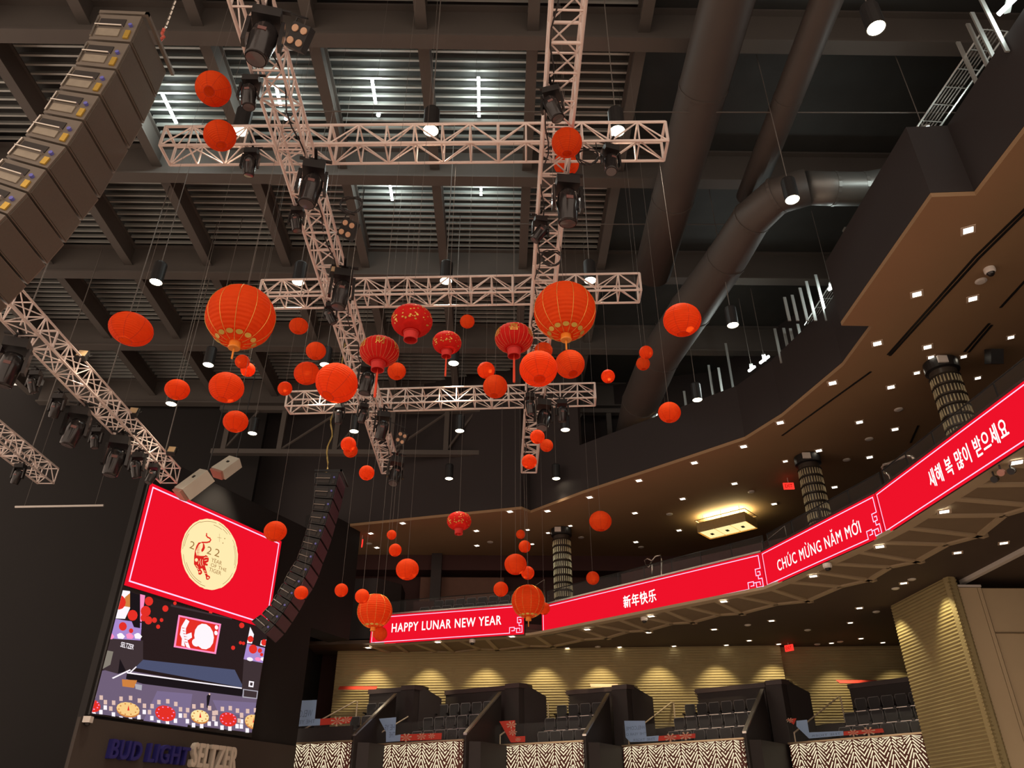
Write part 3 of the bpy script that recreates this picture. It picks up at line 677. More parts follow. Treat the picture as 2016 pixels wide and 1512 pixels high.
PL = [
 (420, 175, 68, .6, 'orange lantern at upper left, higher of the two beside the speaker array', .97, (.3, .45)),
 (433, 267, 62, .55, 'orange lantern at upper left overlapping the near cross truss', .94, (.2, .2)),
 (1116, 281, 60, .55, 'orange lantern on the right long truss, upper of touching pair', .97, (.1, 0)),
 (1115, 323, 50, .48, 'orange lantern below another against the right long truss near the top', .92, (.1, -.1)),
 (258, 648, 84, .7, 'wide flattened orange lantern left of the biggest one', .72, (.1, .1)),
 (588, 642, 37, .4, 'small orange lantern just right of the biggest gold-seamed one', .86, (0, 0)),
 (622, 691, 39, .4, 'orange lantern above the pair left of the left long truss', .9, (0, 0)),
 (604, 735, 50, .5, 'orange lantern tucked left behind the egg-shaped one', .92, (.1, .3)),
 (663, 754, 83, .75, 'large egg-shaped orange lantern over the left long truss', .92, (.1, .4)),
 (561, 765, 28, .32, 'tiny orange lantern at the left end of the far cross truss', 1, (0, 0)),
 (477, 712, 28, .32, 'tiny orange lantern under the biggest one, upper of touching pair', 1, (0, 0)),
 (488, 728, 28, .32, 'tiny orange lantern under the biggest one, lower of touching pair', 1, (0, 0)),
 (446, 763, 67, .6, 'medium orange lantern below the biggest gold-seamed one', .88, (0, .1)),
 (349, 767, 47, .45, 'orange lantern right of the left truss, leftmost in its row', .84, (0, 0)),
 (464, 830, 48, .45, 'orange lantern lowest on the left, beneath a medium one', .88, (0, 0)),
 (920, 633, 29, .32, 'tiny orange lantern between the blossom and small tasselled silk lanterns', .95, (.2, .3)),
 (781, 731, 36, .38, 'orange lantern right of the 財 silk lantern', .95, (.1, -.2)),
 (957, 729, 35, .38, 'orange lantern left of the 喜 tassel, upper one', .95, (.1, .2)),
 (975, 761, 48, .5, 'orange lantern crossing the far cross truss left of the 喜 tassel', .97, (.1, .1)),
 (1070, 690, 36, .38, 'orange lantern peeking above a large pale one under the big right lantern', .9, (0, 0)),
 (1060, 726, 75, .7, 'large plain orange lantern under the big right gold-seamed one', .9, (.15, .3)),
 (1122, 717, 58, .55, 'orange lantern touching the right side of a larger plain one', .98, (0, -.3)),
 (1197, 741, 27, .32, 'tiny orange lantern right of the far cross truss end', 1, (0, 0)),
 (1343, 630, 74, .65, 'large orange lantern farthest right, beside the duct', .88, (.1, -.1)),
 (1272, 694, 27, .32, 'tiny orange lantern, upper of the touching pair before the duct', 1, (0, 0)),
 (1266, 716, 27, .32, 'tiny orange lantern, lower of the touching pair before the duct', 1, (0, 0)),
 (1318, 812, 44, .45, 'orange lantern beside a bright catwalk lamp at right', .93, (.1, 0)),
 (686, 875, 30, .35, 'orange lantern left of the long truss end, upper of touching pair', 1, (0, 0)),
 (690, 887, 28, .33, 'orange lantern left of the long truss end, lower of touching pair', 1, (.1, .2)),
 (722, 931, 30, .35, 'orange lantern just left of the left long truss end', .97, (.1, .2)),
 (1058, 860, 29, .35, 'orange lantern over the right long truss end, uppermost of three', .97, (0, 0)),
 (1076, 877, 26, .32, 'orange lantern right of the right long truss end, middle of three', .97, (.1, -.1)),
 (1042, 909, 30, .35, 'orange lantern at the tip of the right long truss', .97, (.1, -.2)),
 (542, 1046, 44, .5, 'orange lantern at the top right corner of the video screen', .9, (0, 0)),
 (593, 1167, 27, .35, 'small orange lantern in front of the far hanging speaker array', .97, (0, 0)),
 (672, 1162, 26, .35, 'small orange lantern alone right of the far hanging speaker array', 1, (0, 0)),
 (713, 1174, 28, .38, 'small orange lantern touching the upper left of the low gold-seamed one', 1, (0, 0)),
 (749, 1248, 27, .38, 'small orange lantern under the low gold-seamed one at the panel corner', 1, (0, 0)),
 (771, 1053, 19, .28, 'tiny orange lantern topmost of the trio above HAPPY LUNAR panel', 1, (0, 0)),
 (778, 1083, 25, .35, 'small orange lantern in the middle of the trio above HAPPY LUNAR panel', 1, (0, 0)),
 (802, 1121, 45, .6, 'medium orange lantern lowest of the trio above HAPPY LUNAR panel', .92, (0, 0)),
 (1025, 1052, 18, .28, 'tiny orange lantern topmost left of the beaded column', 1, (0, 0)),
 (1033, 1076, 24, .35, 'small orange lantern second from top left of the beaded column', 1, (0, 0)),
 (1015, 1111, 44, .6, 'medium orange lantern above the gold-seamed one between panels', .92, (0, 0)),
 (1039, 1128, 26, .38, 'small orange lantern touching the lower right of a medium one', 1, (0, 0)),
 (986, 1160, 29, .4, 'small orange lantern upper left of the gold-seamed one between panels', 1, (0, 0)),
 (1071, 1198, 24, .35, 'small orange lantern touching the right of the gold-seamed one', 1, (0, 0)),
 (1182, 1026, 44, .6, 'medium orange lantern alone right of the beaded column', .9, (0, 0)),
 (1167, 1138, 26, .38, 'small orange lantern above the panel with Chinese characters', 1, (0, 0)),
]
for x, y, w, D, lab, hw, tl in PL: plain(x, y, w, D, lab, hw, tl)
# ================================================================ HANGING SPEAKER ARRAYS
def resample(pts, n):
    L = [0]
    for i in range(len(pts) - 1): L.append(L[-1] + math.dist(pts[i], pts[i + 1]))
    out = []
    for k in range(n + 1):
        t = L[-1] * k / n; i = max(j for j in range(len(pts) - 1) if L[j] <= t + 1e-9); u = (t - L[i]) / (L[i + 1] - L[i])
        out.append((pts[i][0] + (pts[i + 1][0] - pts[i][0]) * u, pts[i][1] + (pts[i + 1][1] - pts[i][1]) * u))
    return out
M_plate = mat('amp_plate', (.36, .32, .25), .45, .2, .15, 8)
def line_array(label, front, rear, Y, n, wid, cabm, grm):
    front = resample(front, n); rear = resample(rear, n); f3 = [ay(*p, Y) for p in front]; r3 = [ay(*p, Y) for p in rear]
    r = thing('speaker_array', label, 'speaker array', (f3[0] + r3[0]) / 2); yv = Vector((0, 1, 0))
    for i in range(n):
        a, b, c, d = f3[i], f3[i + 1], r3[i + 1], r3[i]; g = .04
        a2, b2, c2, d2 = a.lerp(b, g), b.lerp(a, g), c.lerp(d, g), d.lerp(c, g)
        cab = MB().prism([a2, b2, c2, d2], yv * wid).build('cabinet', cabm, r)
        nrm = (b2 - a2).cross(yv).normalized(); nrm = nrm if nrm.x > 0 else -nrm
        MB().prism([a2.lerp(b2, .04) + nrm * .004 + yv * .04, b2.lerp(a2, .04) + nrm * .004 + yv * .04, b2.lerp(a2, .04) + nrm * .02 + yv * .04, a2.lerp(b2, .04) + nrm * .02 + yv * .04], yv * (wid - .08)).build('grille', grm, cab)
        q = lambda u, v, o=0: (a2.lerp(b2, v)).lerp(d2.lerp(c2, v), u) - yv * o
        MB().prism([q(.3, .18, .002), q(.3, .46, .002), q(.9, .46, .002), q(.9, .18, .002)], -yv * .012).build('recess', M_cabdk, cab)
        MB().prism([q(.34, .58, .002), q(.34, .86, .002), q(.88, .86, .002), q(.88, .58, .002)], -yv * .02).build('plate', M_plate if cabm is M_cab else M_cabdk, cab)
        MB().path([q(.30, .52, 0), q(.30, .52, .07), q(.93, .52, .07), q(.93, .52, 0)], .016, 6).build('handle', M_chrome, cab)
        MB().tube(q(.14, .42, 0), q(.14, .42, .05), .035, 8).build('connector', M_blue, cab)
        MB().prism([q(.08, .62, .002), q(.08, .92, .002), q(.2, .92, .002), q(.2, .62, .002)], -yv * .03).build('rigging_plate', M_gold if cabm is M_cab else M_cabdk, cab)
        MB().tube(q(.97, .1, .02), q(.97, .9, .02), .02, 6).build('rigging_rail', M_chrome if cabm is M_cab else M_blk, cab)
    up = Vector((0, 0, 1))
    fr = MB().prism([f3[0] + Vector((.1, 0, .02)), r3[0] + Vector((-.02, 0, .02)), r3[0] + Vector((-.02, 0, .1)), f3[0] + Vector((.1, 0, .1))], yv * .06)
    fr.prism([f3[0] + Vector((.04, 0, .02)), f3[0] + Vector((.1, 0, .02)), f3[0] + Vector((.1, 0, .1)), f3[0] + Vector((.04, 0, .1))], yv * (wid + .12))
    fr.build('bumper_frame', cabm, r)
    return r, f3, r3
near, nf, nr_ = line_array('big black-brown line array hanging at the upper left, near camera',
    [(280, 30), (246, 105), (216, 157), (190, 196), (164, 236), (135, 282), (97, 325), (62, 370), (18, 417), (-28, 462), (-72, 505), (-118, 545)],
    [(196, 26), (163, 104), (133, 150), (103, 193), (77, 233), (50, 265), (12, 308), (-22, 345), (-60, 385), (-105, 425), (-150, 465), (-196, 505)], 8.9, 11, 1.2, M_cab, M_grille)
o = thing('chain_hoist', 'steel chain with red hook above the near line array', 'chain', nf[0] + Vector((.07, .6, .1)))
top = nf[0] + Vector((.07, .6, .1)); hk = top + Vector((0, 0, .35))
MB().path([top, top + Vector((.05, 0, .12)), top + Vector((.0, 0, .22)), hk], .035, 8).build('hook', M_hook, o)
MB().path([hk + Vector((.025 * (k % 2), .025 * ((k + 1) % 2), .08 * k)) for k in range(70)], .022, 5).build('chain', M_chrome, o)
far, ff, fr_ = line_array('black line array curving down beside the video screen',
    [(667, 929), (657, 975), (649, 999), (643, 1021), (636, 1045), (628, 1067), (618, 1091), (610, 1116), (598, 1140), (588, 1154), (576, 1173), (567, 1192), (552, 1213), (537, 1235), (521, 1249)],
    [(620, 929), (619, 972), (613, 1015), (603, 1043), (594, 1075), (583, 1105), (572, 1118), (559, 1145), (546, 1167), (531, 1192), (513, 1211), (494, 1224)], 25.0, 13, 1.3, M_blk, mat('dark_grille', (.10, .045, .065), .6, 0, .1, 20))
o = thing('hoist_cable', 'twisted yellow hoist cable above the far line array', 'cable', fr_[0] + Vector((.25, .5, .12)))
c0 = fr_[0] + Vector((.25, .5, .12))
MB().path([c0 + Vector((.06 * math.sin(k * 1.1), .04 * math.cos(k * 1.7), .22 * k)) for k in range(20)] + [c0 + Vector((.1, 0, 5.6))], .03, 5).build('cable', M_chainy, o)
# ================================================================ STAGE FIXTURES
M_badge = mat('head_badge', (.16, .07, .06), .5)
def make_head():
    r = thing('moving_head', '', 'moving head')
    MB().box((0, 0, .40), (.34, .3, .16)).box((0, 0, .50), (.2, .12, .06)).build('base', M_blk, r, local=True)
    MB().tube((-.08, 0, .5), (-.08, 0, .64), .03).tube((.08, 0, .5), (.08, 0, .64), .03).box((0, 0, .62), (.5, .05, .03)).box((0, 0, .62), (.05, .5, .03)).build('clamp', M_blk, r, local=True)
    for s in (-1, 1):
        MB().prism([(s * .2 - .025, -.07, .34), (s * .2 - .025, .07, .34), (s * .21 - .025, .06, -.08), (s * .21 - .025, -.06, -.08)], (.05, 0, 0)).build('yoke_arm', M_blkgloss, r, local=True)
    h = MB().lathe([(0, .24), (.11, .24), (.155, .16), (.165, .02), (.15, -.12), (.14, -.26), (.13, -.30), (.12, -.29), (.0, -.285)], 18).build('head', M_blkgloss, r, local=True, smooth=True)
    h.rotation_euler = (.25, 0, 0)
    MB().lathe([(0, -.291), (.115, -.291), (.115, -.3), (0, -.305)], 16).build('lens', mat('lens_glass', (.12, .10, .10), .08, .0, .1, 3), h, local=True)
    MB().box((0, -.16, .05), (.1, .02, .05)).build('badge', M_badge, h, local=True)
    return r
head0 = make_head(); used = [False]
def head(x, y, z, sc, lab, tilt=(0.25, 0), rz=0):
    o = copy_tree(head0) if used[0] else head0; used[0] = True
    z = (13.2 if z > 12.4 else 12.62 if z > 11.5 else 11.4) - .6 * sc
    o.location = az(x, y, z); o.scale = (sc, sc, sc); o.rotation_euler = (0, 0, rz); o['label'] = lab; o['group'] = 'moving heads on the trusses'
    for c in o.children:
        if c.name.split('.')[0] == 'head': c.rotation_euler = (tilt[0], tilt[1], 0)
HEADS = [
 (516, 82, 12.0, 1.25, 'large moving head at the top of the left long truss', (.1, .1), .2), (490, 188, 12.0, .8, 'moving head beside the left long truss, above the near cross truss', (.2, -.1), 0),
 (491, 325, 12.6, .75, 'moving head under the left part of the near cross truss', (.3, 0), 0), (1203, 322, 12.6, .85, 'moving head under the right end of the near cross truss', (-.1, .1), .3),
 (612, 372, 12.05, 1.2, 'large moving head on the left long truss just past the near cross truss', (.1, .1), .2), (583, 437, 12.1, .7, 'small moving head left of the left long truss, halfway between cross trusses', (.2, -.2), 0),
 (672, 578, 12.05, 1.2, 'large moving head where the left long truss meets the middle cross truss', (.1, .1), .2), (650, 622, 12.1, .7, 'small moving head left of the long truss below the middle cross truss', (.3, -.5), 0),
 (1088, 212, 12.1, .85, 'moving head on the right long truss near the top', (.2, -.3), -.3), (1118, 405, 12.0, 1.3, 'large moving head with bright yoke on the right long truss', (.2, .0), .1), (1064, 458, 12.1, .75, 'small moving head left of the right long truss, between cross trusses', (.3, .6), .2),
 (667, 820, 12.65, .8, 'moving head under the far cross truss left of the long truss', (.2, 0), 0), (714, 818, 12.3, .75, 'moving head where the left long truss meets the far cross truss', (.2, .1), .4), (1107, 814, 12.65, .9, 'moving head under the right end of the far cross truss', (.3, 0), 0),
 (722, 752, 12.05, 1.15, 'large moving head on the left long truss above the far cross truss', (.1, .1), .2), (752, 845, 12.05, 1.1, 'large moving head on the left long truss past the far cross truss', (.3, .1), .2), (778, 935, 12.15, 1.25, 'moving head at the tip of the left long truss', (-.2, .2), .4),
 (1070, 825, 12.05, 1.2, 'large moving head on the right long truss past the far cross truss', (-.2, .2), .2), (1044, 800, 12.1, .8, 'moving head left of the right long truss at the far cross truss', (.2, -.1), 0),
 (18, 725, 10.85, 1.45, 'large moving head at the left frame edge under the left truss', (.2, .1), .3), (64, 757, 10.9, .7, 'small fixture under the left truss, nearest the frame edge', (.4, -.3), 0), (146, 850, 10.8, 1.35, 'large moving head under the middle of the left truss', (.1, .2), .3), (187, 868, 10.9, .75, 'small moving head right of the large one under the left truss', (.1, -.2), 0),
 (226, 908, 10.8, 1.45, 'largest moving head near the far end of the left truss', (.1, .1), .3), (268, 922, 10.9, .95, 'moving head third from the far end of the left truss', (.3, -.2), 0), (299, 938, 10.9, .8, 'moving head last before the far end of the left truss', (-.2, .2), 0), (110, 805, 10.9, .8, 'small moving head under the left truss above a large one', (.3, .2), 0), (34, 938, 10.9, .8, 'moving head on the short truss end at far left', (.2, .2), 0)]
for a in HEADS: head(*a)
M_eye = mat('blinder_eye', (.72, .45, .28), .35, .1, .1, 6)
for x, y, lab in ((590, 75, 'four-eye blinder lamp beside the left long truss at top'), (686, 452, 'four-eye blinder lamp right of the left long truss, middle'), (792, 862, 'four-eye blinder lamp right of the left long truss tip')):
    p = az(x, y, 12.9); r = thing('blinder_lamp', lab, 'blinder lamp', p, 'four-eye blinders')
    R_ = Matrix.Rotation(.5, 3, 'Y') @ Matrix.Rotation(.55, 3, 'X')
    MB().box(p, (.34, .16, .42), R_).build('body', M_blk, r)
    for i in (-1, 1):
        for j in (-1, 1):
            q = p + R_ @ Vector((i * .085, -.08, j * .105)); MB().tube(q, q + R_ @ Vector((0, -.02, 0)), .06, 12).build('eye', M_eye, r)
    MB().path([p + R_ @ Vector((-.19, 0, 0)), p + R_ @ Vector((-.19, 0, .3)), p + R_ @ Vector((.0, 0, .34)), p + R_ @ Vector((-.62, .0, .3))], .015, 5).build('bracket', M_blk, r)
M_flood = mat('flood_face', (.62, .42, .22), .5, 0, .08, 8)
for x, y, z, lab in ((661, 536, 12.45, 'square flood lamp with tan face above a large moving head'), (162, 700, 12.0, 'square flood lamp above the left truss, nearest camera'), (263, 812, 12.0, 'square flood lamp above the middle of the left truss'), (338, 888, 12.0, 'square flood lamp above the far end of the left truss')):
    p = az(x, y, z); r = thing('flood_lamp', lab, 'flood lamp', p, 'square flood lamps'); R_ = Matrix.Rotation(.2, 3, 'Z') @ Matrix.Rotation(-.5, 3, 'X')
    MB().box(p, (.26, .14, .32), R_).build('housing', M_blk, r); MB().box(p + R_ @ Vector((0, -.075, 0)), (.2, .01, .25), R_).build('face', M_flood, r)
    MB().path([p + R_ @ Vector((-.15, 0, 0)), p + R_ @ Vector((-.15, .1, .22)), p + R_ @ Vector((.15, .1, .22)), p + R_ @ Vector((.15, 0, 0))], .012, 5).build('bracket', M_blk, r)
# white wedge loudspeakers beside the screen
for x, y, z, sc, rz, lab in ((383, 952, 11.3, 1.0, .5, 'larger pale trapezoid loudspeaker overlapping the screen corner'), (447, 919, 12.2, .8, .1, 'smaller pale trapezoid loudspeaker right of the screen corner')):
    p = az(x, y, z); r = thing('wedge_speaker', lab, 'loudspeaker', p); R_ = Matrix.Rotation(-rz, 3, 'Z') @ Matrix.Rotation(-.55, 3, 'X') @ Matrix.Rotation(.45, 3, 'Y'); t = lambda *v: p + R_ @ (Vector(v) * sc)
    MB().prism([t(-.34, -.2, -.48), t(.34, -.2, -.48), t(.30, -.2, .48), t(-.30, -.2, .48)], R_ @ Vector((0, .45 * sc, 0))).build('cabinet', M_spk, r)
    MB().prism([t(-.32, -.18, -.49), t(.32, -.18, -.49), t(.26, .22, -.49), t(-.26, .22, -.49)], R_ @ Vector((0, 0, -.1 * sc))).build('front', M_pinkcone, r)
    MB().prism([t(-.05, -.202, .05), t(.07, -.202, .05), t(.07, -.202, .15), t(-.05, -.202, .15)], R_ @ Vector((0, -.02 * sc, 0))).build('logo_plate', M_blk, r)
    MB().tube(t(0, 0, .48), t(0, 0, .48) + Vector((.05, .1, 3.5)), .015).build('hanger', M_blk, r)
# ================================================================ PENDANT DOWNLIGHTS
PEND = [('in the row by the near cross truss', [(473, 257), (848, 257), (1215, 258)]), ('in the row by the middle cross truss', [(307, 555), (587, 555), (878, 553), (1162, 552)]),
        ('in the row among the hanging lanterns', [(410, 718), (640, 718), (893, 715)]), ('in the row past the far cross truss', [(337, 795), (497, 853), (697, 849), (905, 848), (1113, 846)]), ('in the last row before the bulkhead', [(884, 942), (1095, 942)]),
        ('in the file along the right bulkhead, counted from the top', [(1725, 55), (1560, 393), (1443, 640), (1373, 787), (1320, 890)])]
PR = .17
ME_pb = MB().lathe([(PR * .93, -.01), (PR, -.02), (PR, .58), (PR * .9, .62), (0, .62)], 20).mesh('body', M_blk, smooth=False)
ME_pl = MB().lathe([(0, .02), (PR * .9, .02), (PR * .93, -.0)], 20).mesh('lens', E_lamp)
for rowlab, pts in PEND:
    for i, (x, y) in enumerate(pts):
        p = az(x, y, 14.4 if x != 337 else 13.2); r = thing('pendant_downlight', f'cylindrical pendant downlight, {ORD[i]} {rowlab}' if 'counted' in rowlab else f'cylindrical pendant downlight, {ORD[i]} from left {rowlab}', 'downlight', p, 'cylindrical pendant downlights')
        link('body', ME_pb, r); link('lens', ME_pl, r)
        MB().tube((0, 0, .62), (0, 0, DZ + .25 - p.z), .012).build('stem', M_wire, r, local=True)
        sp = lamp('SPOT', 'pendant_light', p + Vector((0, 0, -.03)), 1000 if x != 337 and y != 942 else 90, (1, .82, .62), r, spot_size=math.radians(64), spot_blend=.5, shadow_soft_size=.14)
# ================================================================ RECESSED DOWNLIGHTS
def bezel(z): pass
ME_dt = MB().lathe([(.085, -.012), (.125, -.012), (.13, 0), (.085, 0)], 4).mesh('trim', mat('downlight_trim', (.62, .5, .38), .4))
ME_dl = MB().lathe([(0, -.006), (.09, -.006), (.09, 0)], 4).mesh('lens', E_down)
def downs(pts, z, where, sc=1.0):
    pts = sorted(pts)
    for i, (x, y) in enumerate(pts):
        p = az(x, y, z - .006); o_ = ORD[i] if i < len(ORD) else f'{i+1}th'
        r = thing('recessed_downlight', f'square recessed downlight in the {where}, {o_} from left', 'downlight', p, 'recessed downlights in the ' + where)
        r.scale = (sc, sc, 1); r.rotation_euler = (0, 0, .3)
        link('trim', ME_dt, r); link('lens', ME_dl, r)
U_front = [(793, 1030), (1004, 1007), (1078, 1006), (1161, 979), (1258, 946), (1367, 911), (1464, 879), (1536, 832), (1639, 754), (1727, 676), (1805, 579), (1906, 453)]
U_mid = [(730, 1050), (742, 1078), (938, 1045), (939, 1074), (1250, 1010), (1344, 982), (1446, 952), (1524, 992), (1337, 1044), (1252, 1067), (1612, 887), (1643, 959), (1692, 831), (1712, 900), (1762, 845), (1754, 762), (1826, 683), (1915, 588)]
U_col = [(1039, 1043), (1048, 1071), (1079, 1049), (1120, 1049), (1123, 1035), (1546, 908), (1805, 734), (1833, 703), (1897, 702), (1925, 744), (1990, 664)]
downs(U_front, UZ, 'balcony ceiling row nearest the bulkhead', 1.7); downs(U_mid, UZ, 'inner balcony ceiling rows', 1.6); downs(U_col, UZ, 'balcony ceiling around the beaded columns', 1.25)
L_front = [(725, 1275), (862, 1264), (1008, 1253), (1156, 1239), (1282, 1213), (1425, 1184), (1601, 1134), (1732, 1076), (1859, 1007), (2002, 910)]
L_mid = [(691, 1285), (1277, 1245), (1406, 1239), (1519, 1222), (1692, 1197), (1779, 1148), (1885, 1088), (1976, 1069)]
L_back = [(1117, 1276), (1220, 1274), (1327, 1272), (1430, 1270), (1533, 1268), (1637, 1266), (1738, 1265), (1475, 1261), (1674, 1226), (1695, 1257)]
downs(L_front, LZ - .03, 'zigzag soffit', 1.8); downs(L_mid, LZ + .12, 'dark ceiling under the balcony', 1.6); downs(L_back, LZ + .12, 'row along the ribbed back wall', 1.4)
def discs(pts, z, where, r_=.11):
    for i, (x, y) in enumerate(sorted(pts)):
        p = az(x, y, z); o = MB().lathe([(0, -.045), (r_ * .7, -.04), (r_, -.02), (r_, 0), (0, 0)], 16, p).build('ceiling_disc', M_white); tag(o, f'round white ceiling disc on the {where}, {ORD[i]} from left', 'ceiling disc', 'white ceiling discs on the ' + where)
discs([(1931, 553), (1769, 806), (1711, 864), (1667, 905), (1479, 968), (1318, 1012), (1144, 1058), (1262, 1077), (727, 1070), (965, 1067)], UZ, 'balcony ceiling', .14)
discs([(1472, 1230), (1609, 1268), (1654, 1263), (1795, 1140), (1763, 1158), (1725, 1204), (1590, 1240), (1177, 1273)], LZ + .12, 'ceiling under the balcony', .13)
for pts_, z_, en in ((L_mid, LZ + .1, 60), (L_front, LZ - .04, 70), (U_front[::2], UZ - .03, 45)):
    for x, y in pts_:
        p = az(x, y, z_ - .03); lamp('SPOT', 'downlight_beam', p, en, (1, .85, .62), None, spot_size=math.radians(80), spot_blend=.7, shadow_soft_size=.08)
# wall washers: the spots of the rear row
for i, x in enumerate((-5.6, -3.1, -.6, 1.9, 4.4, 6.9, 9.4, 11.8, 14.5, 17)):
    yy = 36.1 - (x + 7.3) * .0765 - .95
    l = lamp('SPOT', 'wall_washer', (x, yy, LZ - .06), 150, (1, .80, .46), None, spot_size=math.radians(75), spot_blend=.7, shadow_soft_size=.06); l.rotation_euler = (.42, 0, 0)
cmid = (cp[0] + cp[1]) / 2; cn = Vector(((cp[1] - cp[0]).y, -(cp[1] - cp[0]).x, 0)).normalized()
for k in (.08, .88):
    q = cp[0].lerp(cp[1], k) + cn * .8; l = lamp('SPOT', 'wall_washer', (q.x, q.y, LZ + .05), 130, (1, .84, .48), None, spot_size=math.radians(70), spot_blend=.7, shadow_soft_size=.06)
    l.rotation_euler = (Vector((-cn.x * .42, -cn.y * .42, -1))).to_track_quat('-Z', 'Y').to_euler()
# surveillance domes and slot diffusers
for x, y, z, lab in ((930, 1259, LZ - .02, 'small white camera dome under the first display panel'), (1268, 1215, LZ - .02, 'small white camera dome under the panel with Chinese characters'), (1628, 1110, LZ - .02, 'small pink-lit camera dome under the CHÚC MỪNG panel'), (1947, 529, UZ, 'white ring camera dome on the balcony ceiling at right')):
    p = az(x, y, z); r = thing('camera_dome', lab, 'camera', p)
    MB().lathe([(0, 0), (.13, 0), (.13, -.1), (.1, -.14)], 18, p).build('mount', M_white, r); MB().lathe([(.09, -.13), (.08, -.18), (.05, -.21), (0, -.22)], 18, p).build('dome', M_blkgloss, r, smooth=True)
for i, (pp, lab) in enumerate((([(1748, 699), (1921, 505), (2030, 400)], 'longest dark air slot across the balcony ceiling at right'), ([(1752, 701), (1928, 508), (2030, 408)], 'second dark line beside the longest ceiling air slot'), ([(1540, 858), (1715, 732)], 'thin dark ceiling slot above the CHÚC MỪNG panel'), ([(1899, 693), (1948, 637)], 'short dark air slot right of the beaded column'), ([(1907, 694), (1953, 640)], 'twin of the short air slot right of the beaded column'), ([(1970, 606), (2026, 545)], 'dark air slot running off the right edge'), ([(1793, 872), (1808, 838)], 'short dark air slot above the curved handrail'))):
    B = MB(); q = [az(*p, UZ - .016) for p in pp]
    for a, b in zip(q, q[1:]):
        d = (b - a).normalized(); n = Vector((-d.y, d.x, 0)) * .035; B.prism([a - n, b - n, b + n, a + n], (0, 0, .012))
    o = B.build('air_slot', M_blk); tag(o, lab, 'air slot')
# ================================================================ SEATING BOXES
def make_seat():
    r = thing('theatre_seat', '', 'seat')
    B = MB(); pr = [(-.20, .42), (-.225, .80), (-.19, .88), (.19, .88), (.225, .80), (.20, .42)]
    B.prism([(x, .02, z) for x, z in pr], (0, .07, .0)); B.build('backrest', M_seat, r, local=True)
    B = MB(); q = [(-.20, .42), (-.228, .80), (-.195, .89), (.195, .89), (.228, .80), (.20, .42)]; B.path([(x, .015, z) for x, z in q], .010, 5); B.build('piping', M_seatedge, r, local=True)
    MB().prism([(-.20, -.02, .40), (.20, -.02, .40), (.20, .02, .14), (-.20, .02, .14)], (0, -.10, .0)).build('seat_pan', M_seat, r, local=True)
    MB().box((0, -.075, .415), (.40, .09, .02)).build('pan_edge', M_chrome, r, local=True)
    for s in (-1, 1): MB().box((s * .25, -.06, .52), (.045, .3, .05)).box((s * .25, .0, .25), (.04, .1, .5)).build('armrest', M_blk, r, local=True)
    return r
seat0 = make_seat(); sused = [False]
def seat(p, rz, lab, grp):
    o = copy_tree(seat0) if sused[0] else seat0; sused[0] = True
    o.location = p; o.rotation_euler = (0, 0, rz); o['label'] = lab; o['group'] = grp
def leaf(S, s0, s1, t0, t1, off):          # cream slivers of the leaf pattern
    F = Flat(S, off); rr = random.Random(5); cw = .71; n = max(1, round((s1 - s0) / cw)); cw = (s1 - s0) / n
    for c in range(n):
        x0 = s0 + c * cw; xm = x0 + cw / 2
        for side in (-1, 1):
            t = t1 + .5
            k = 0
            while t > t0 - .0:
                k += 1; prog = min(1, max(0, (t1 - t) / .65)); ang = math.radians(50 - 34 * prog)
                x = 0.02; hw = cw / 2
                dx, dy = math.sin(ang), -math.cos(ang); L = hw / dx; a = rr.uniform(0, .03)
                while a < L:
                    ln = rr.uniform(.16, .42); e = min(L, a + ln); w = rr.uniform(.036, .046)
                    P = []
                    for (aa, ww) in ((a, -w / 2), (e, -w * .8 / 2), (e, w * .8 / 2), (a, w / 2)):
                        px_ = .018 + aa * dx + ww * dy * -1; py_ = t + aa * dy + ww * dx; P.append((xm + side * px_, min(max(py_, t0), t1)))
                    if max(p[1] for p in P) - min(p[1] for p in P) > .004: F.poly(P if side > 0 else P[::-1])
                    a = e + rr.uniform(.03, .06)
                t -= .072 / math.sin(ang)
                if k > 200: break
    return F
M_leafbase = mat('leaf_panel_base', (.13, .035, .022), .6, 0, .1, 2)
M_sky = mat('blue_sheet', (.30, .46, .74), .6, 0, .05, 2); M_inkb = mat('blue_ink', (.13, .20, .38), .6); M_redsheet = mat('red_sheet', (.62, .05, .03), .6, 0, .1, 2); M_palef = mat('pale_flower', (.62, .45, .32), .6, 0, .1, 3)
BOXES = [((566, 1463), (690, 1457), (716, 1463), 'first box from the left'), ((728, 1465), (910, 1455), (931, 1461), 'second box from the left'), ((972, 1466), (1146, 1457), (1163, 1463), 'middle box'), ((1226, 1467), (1462, 1452), (1478, 1459), 'fourth box from the left'), ((1553, 1462), (1814, 1441), None, 'box beside the ribbed column')]
BT = 4.6
M_creamrail = mat('cream_rail', (.62, .52, .38), .35, .1)
BS = []
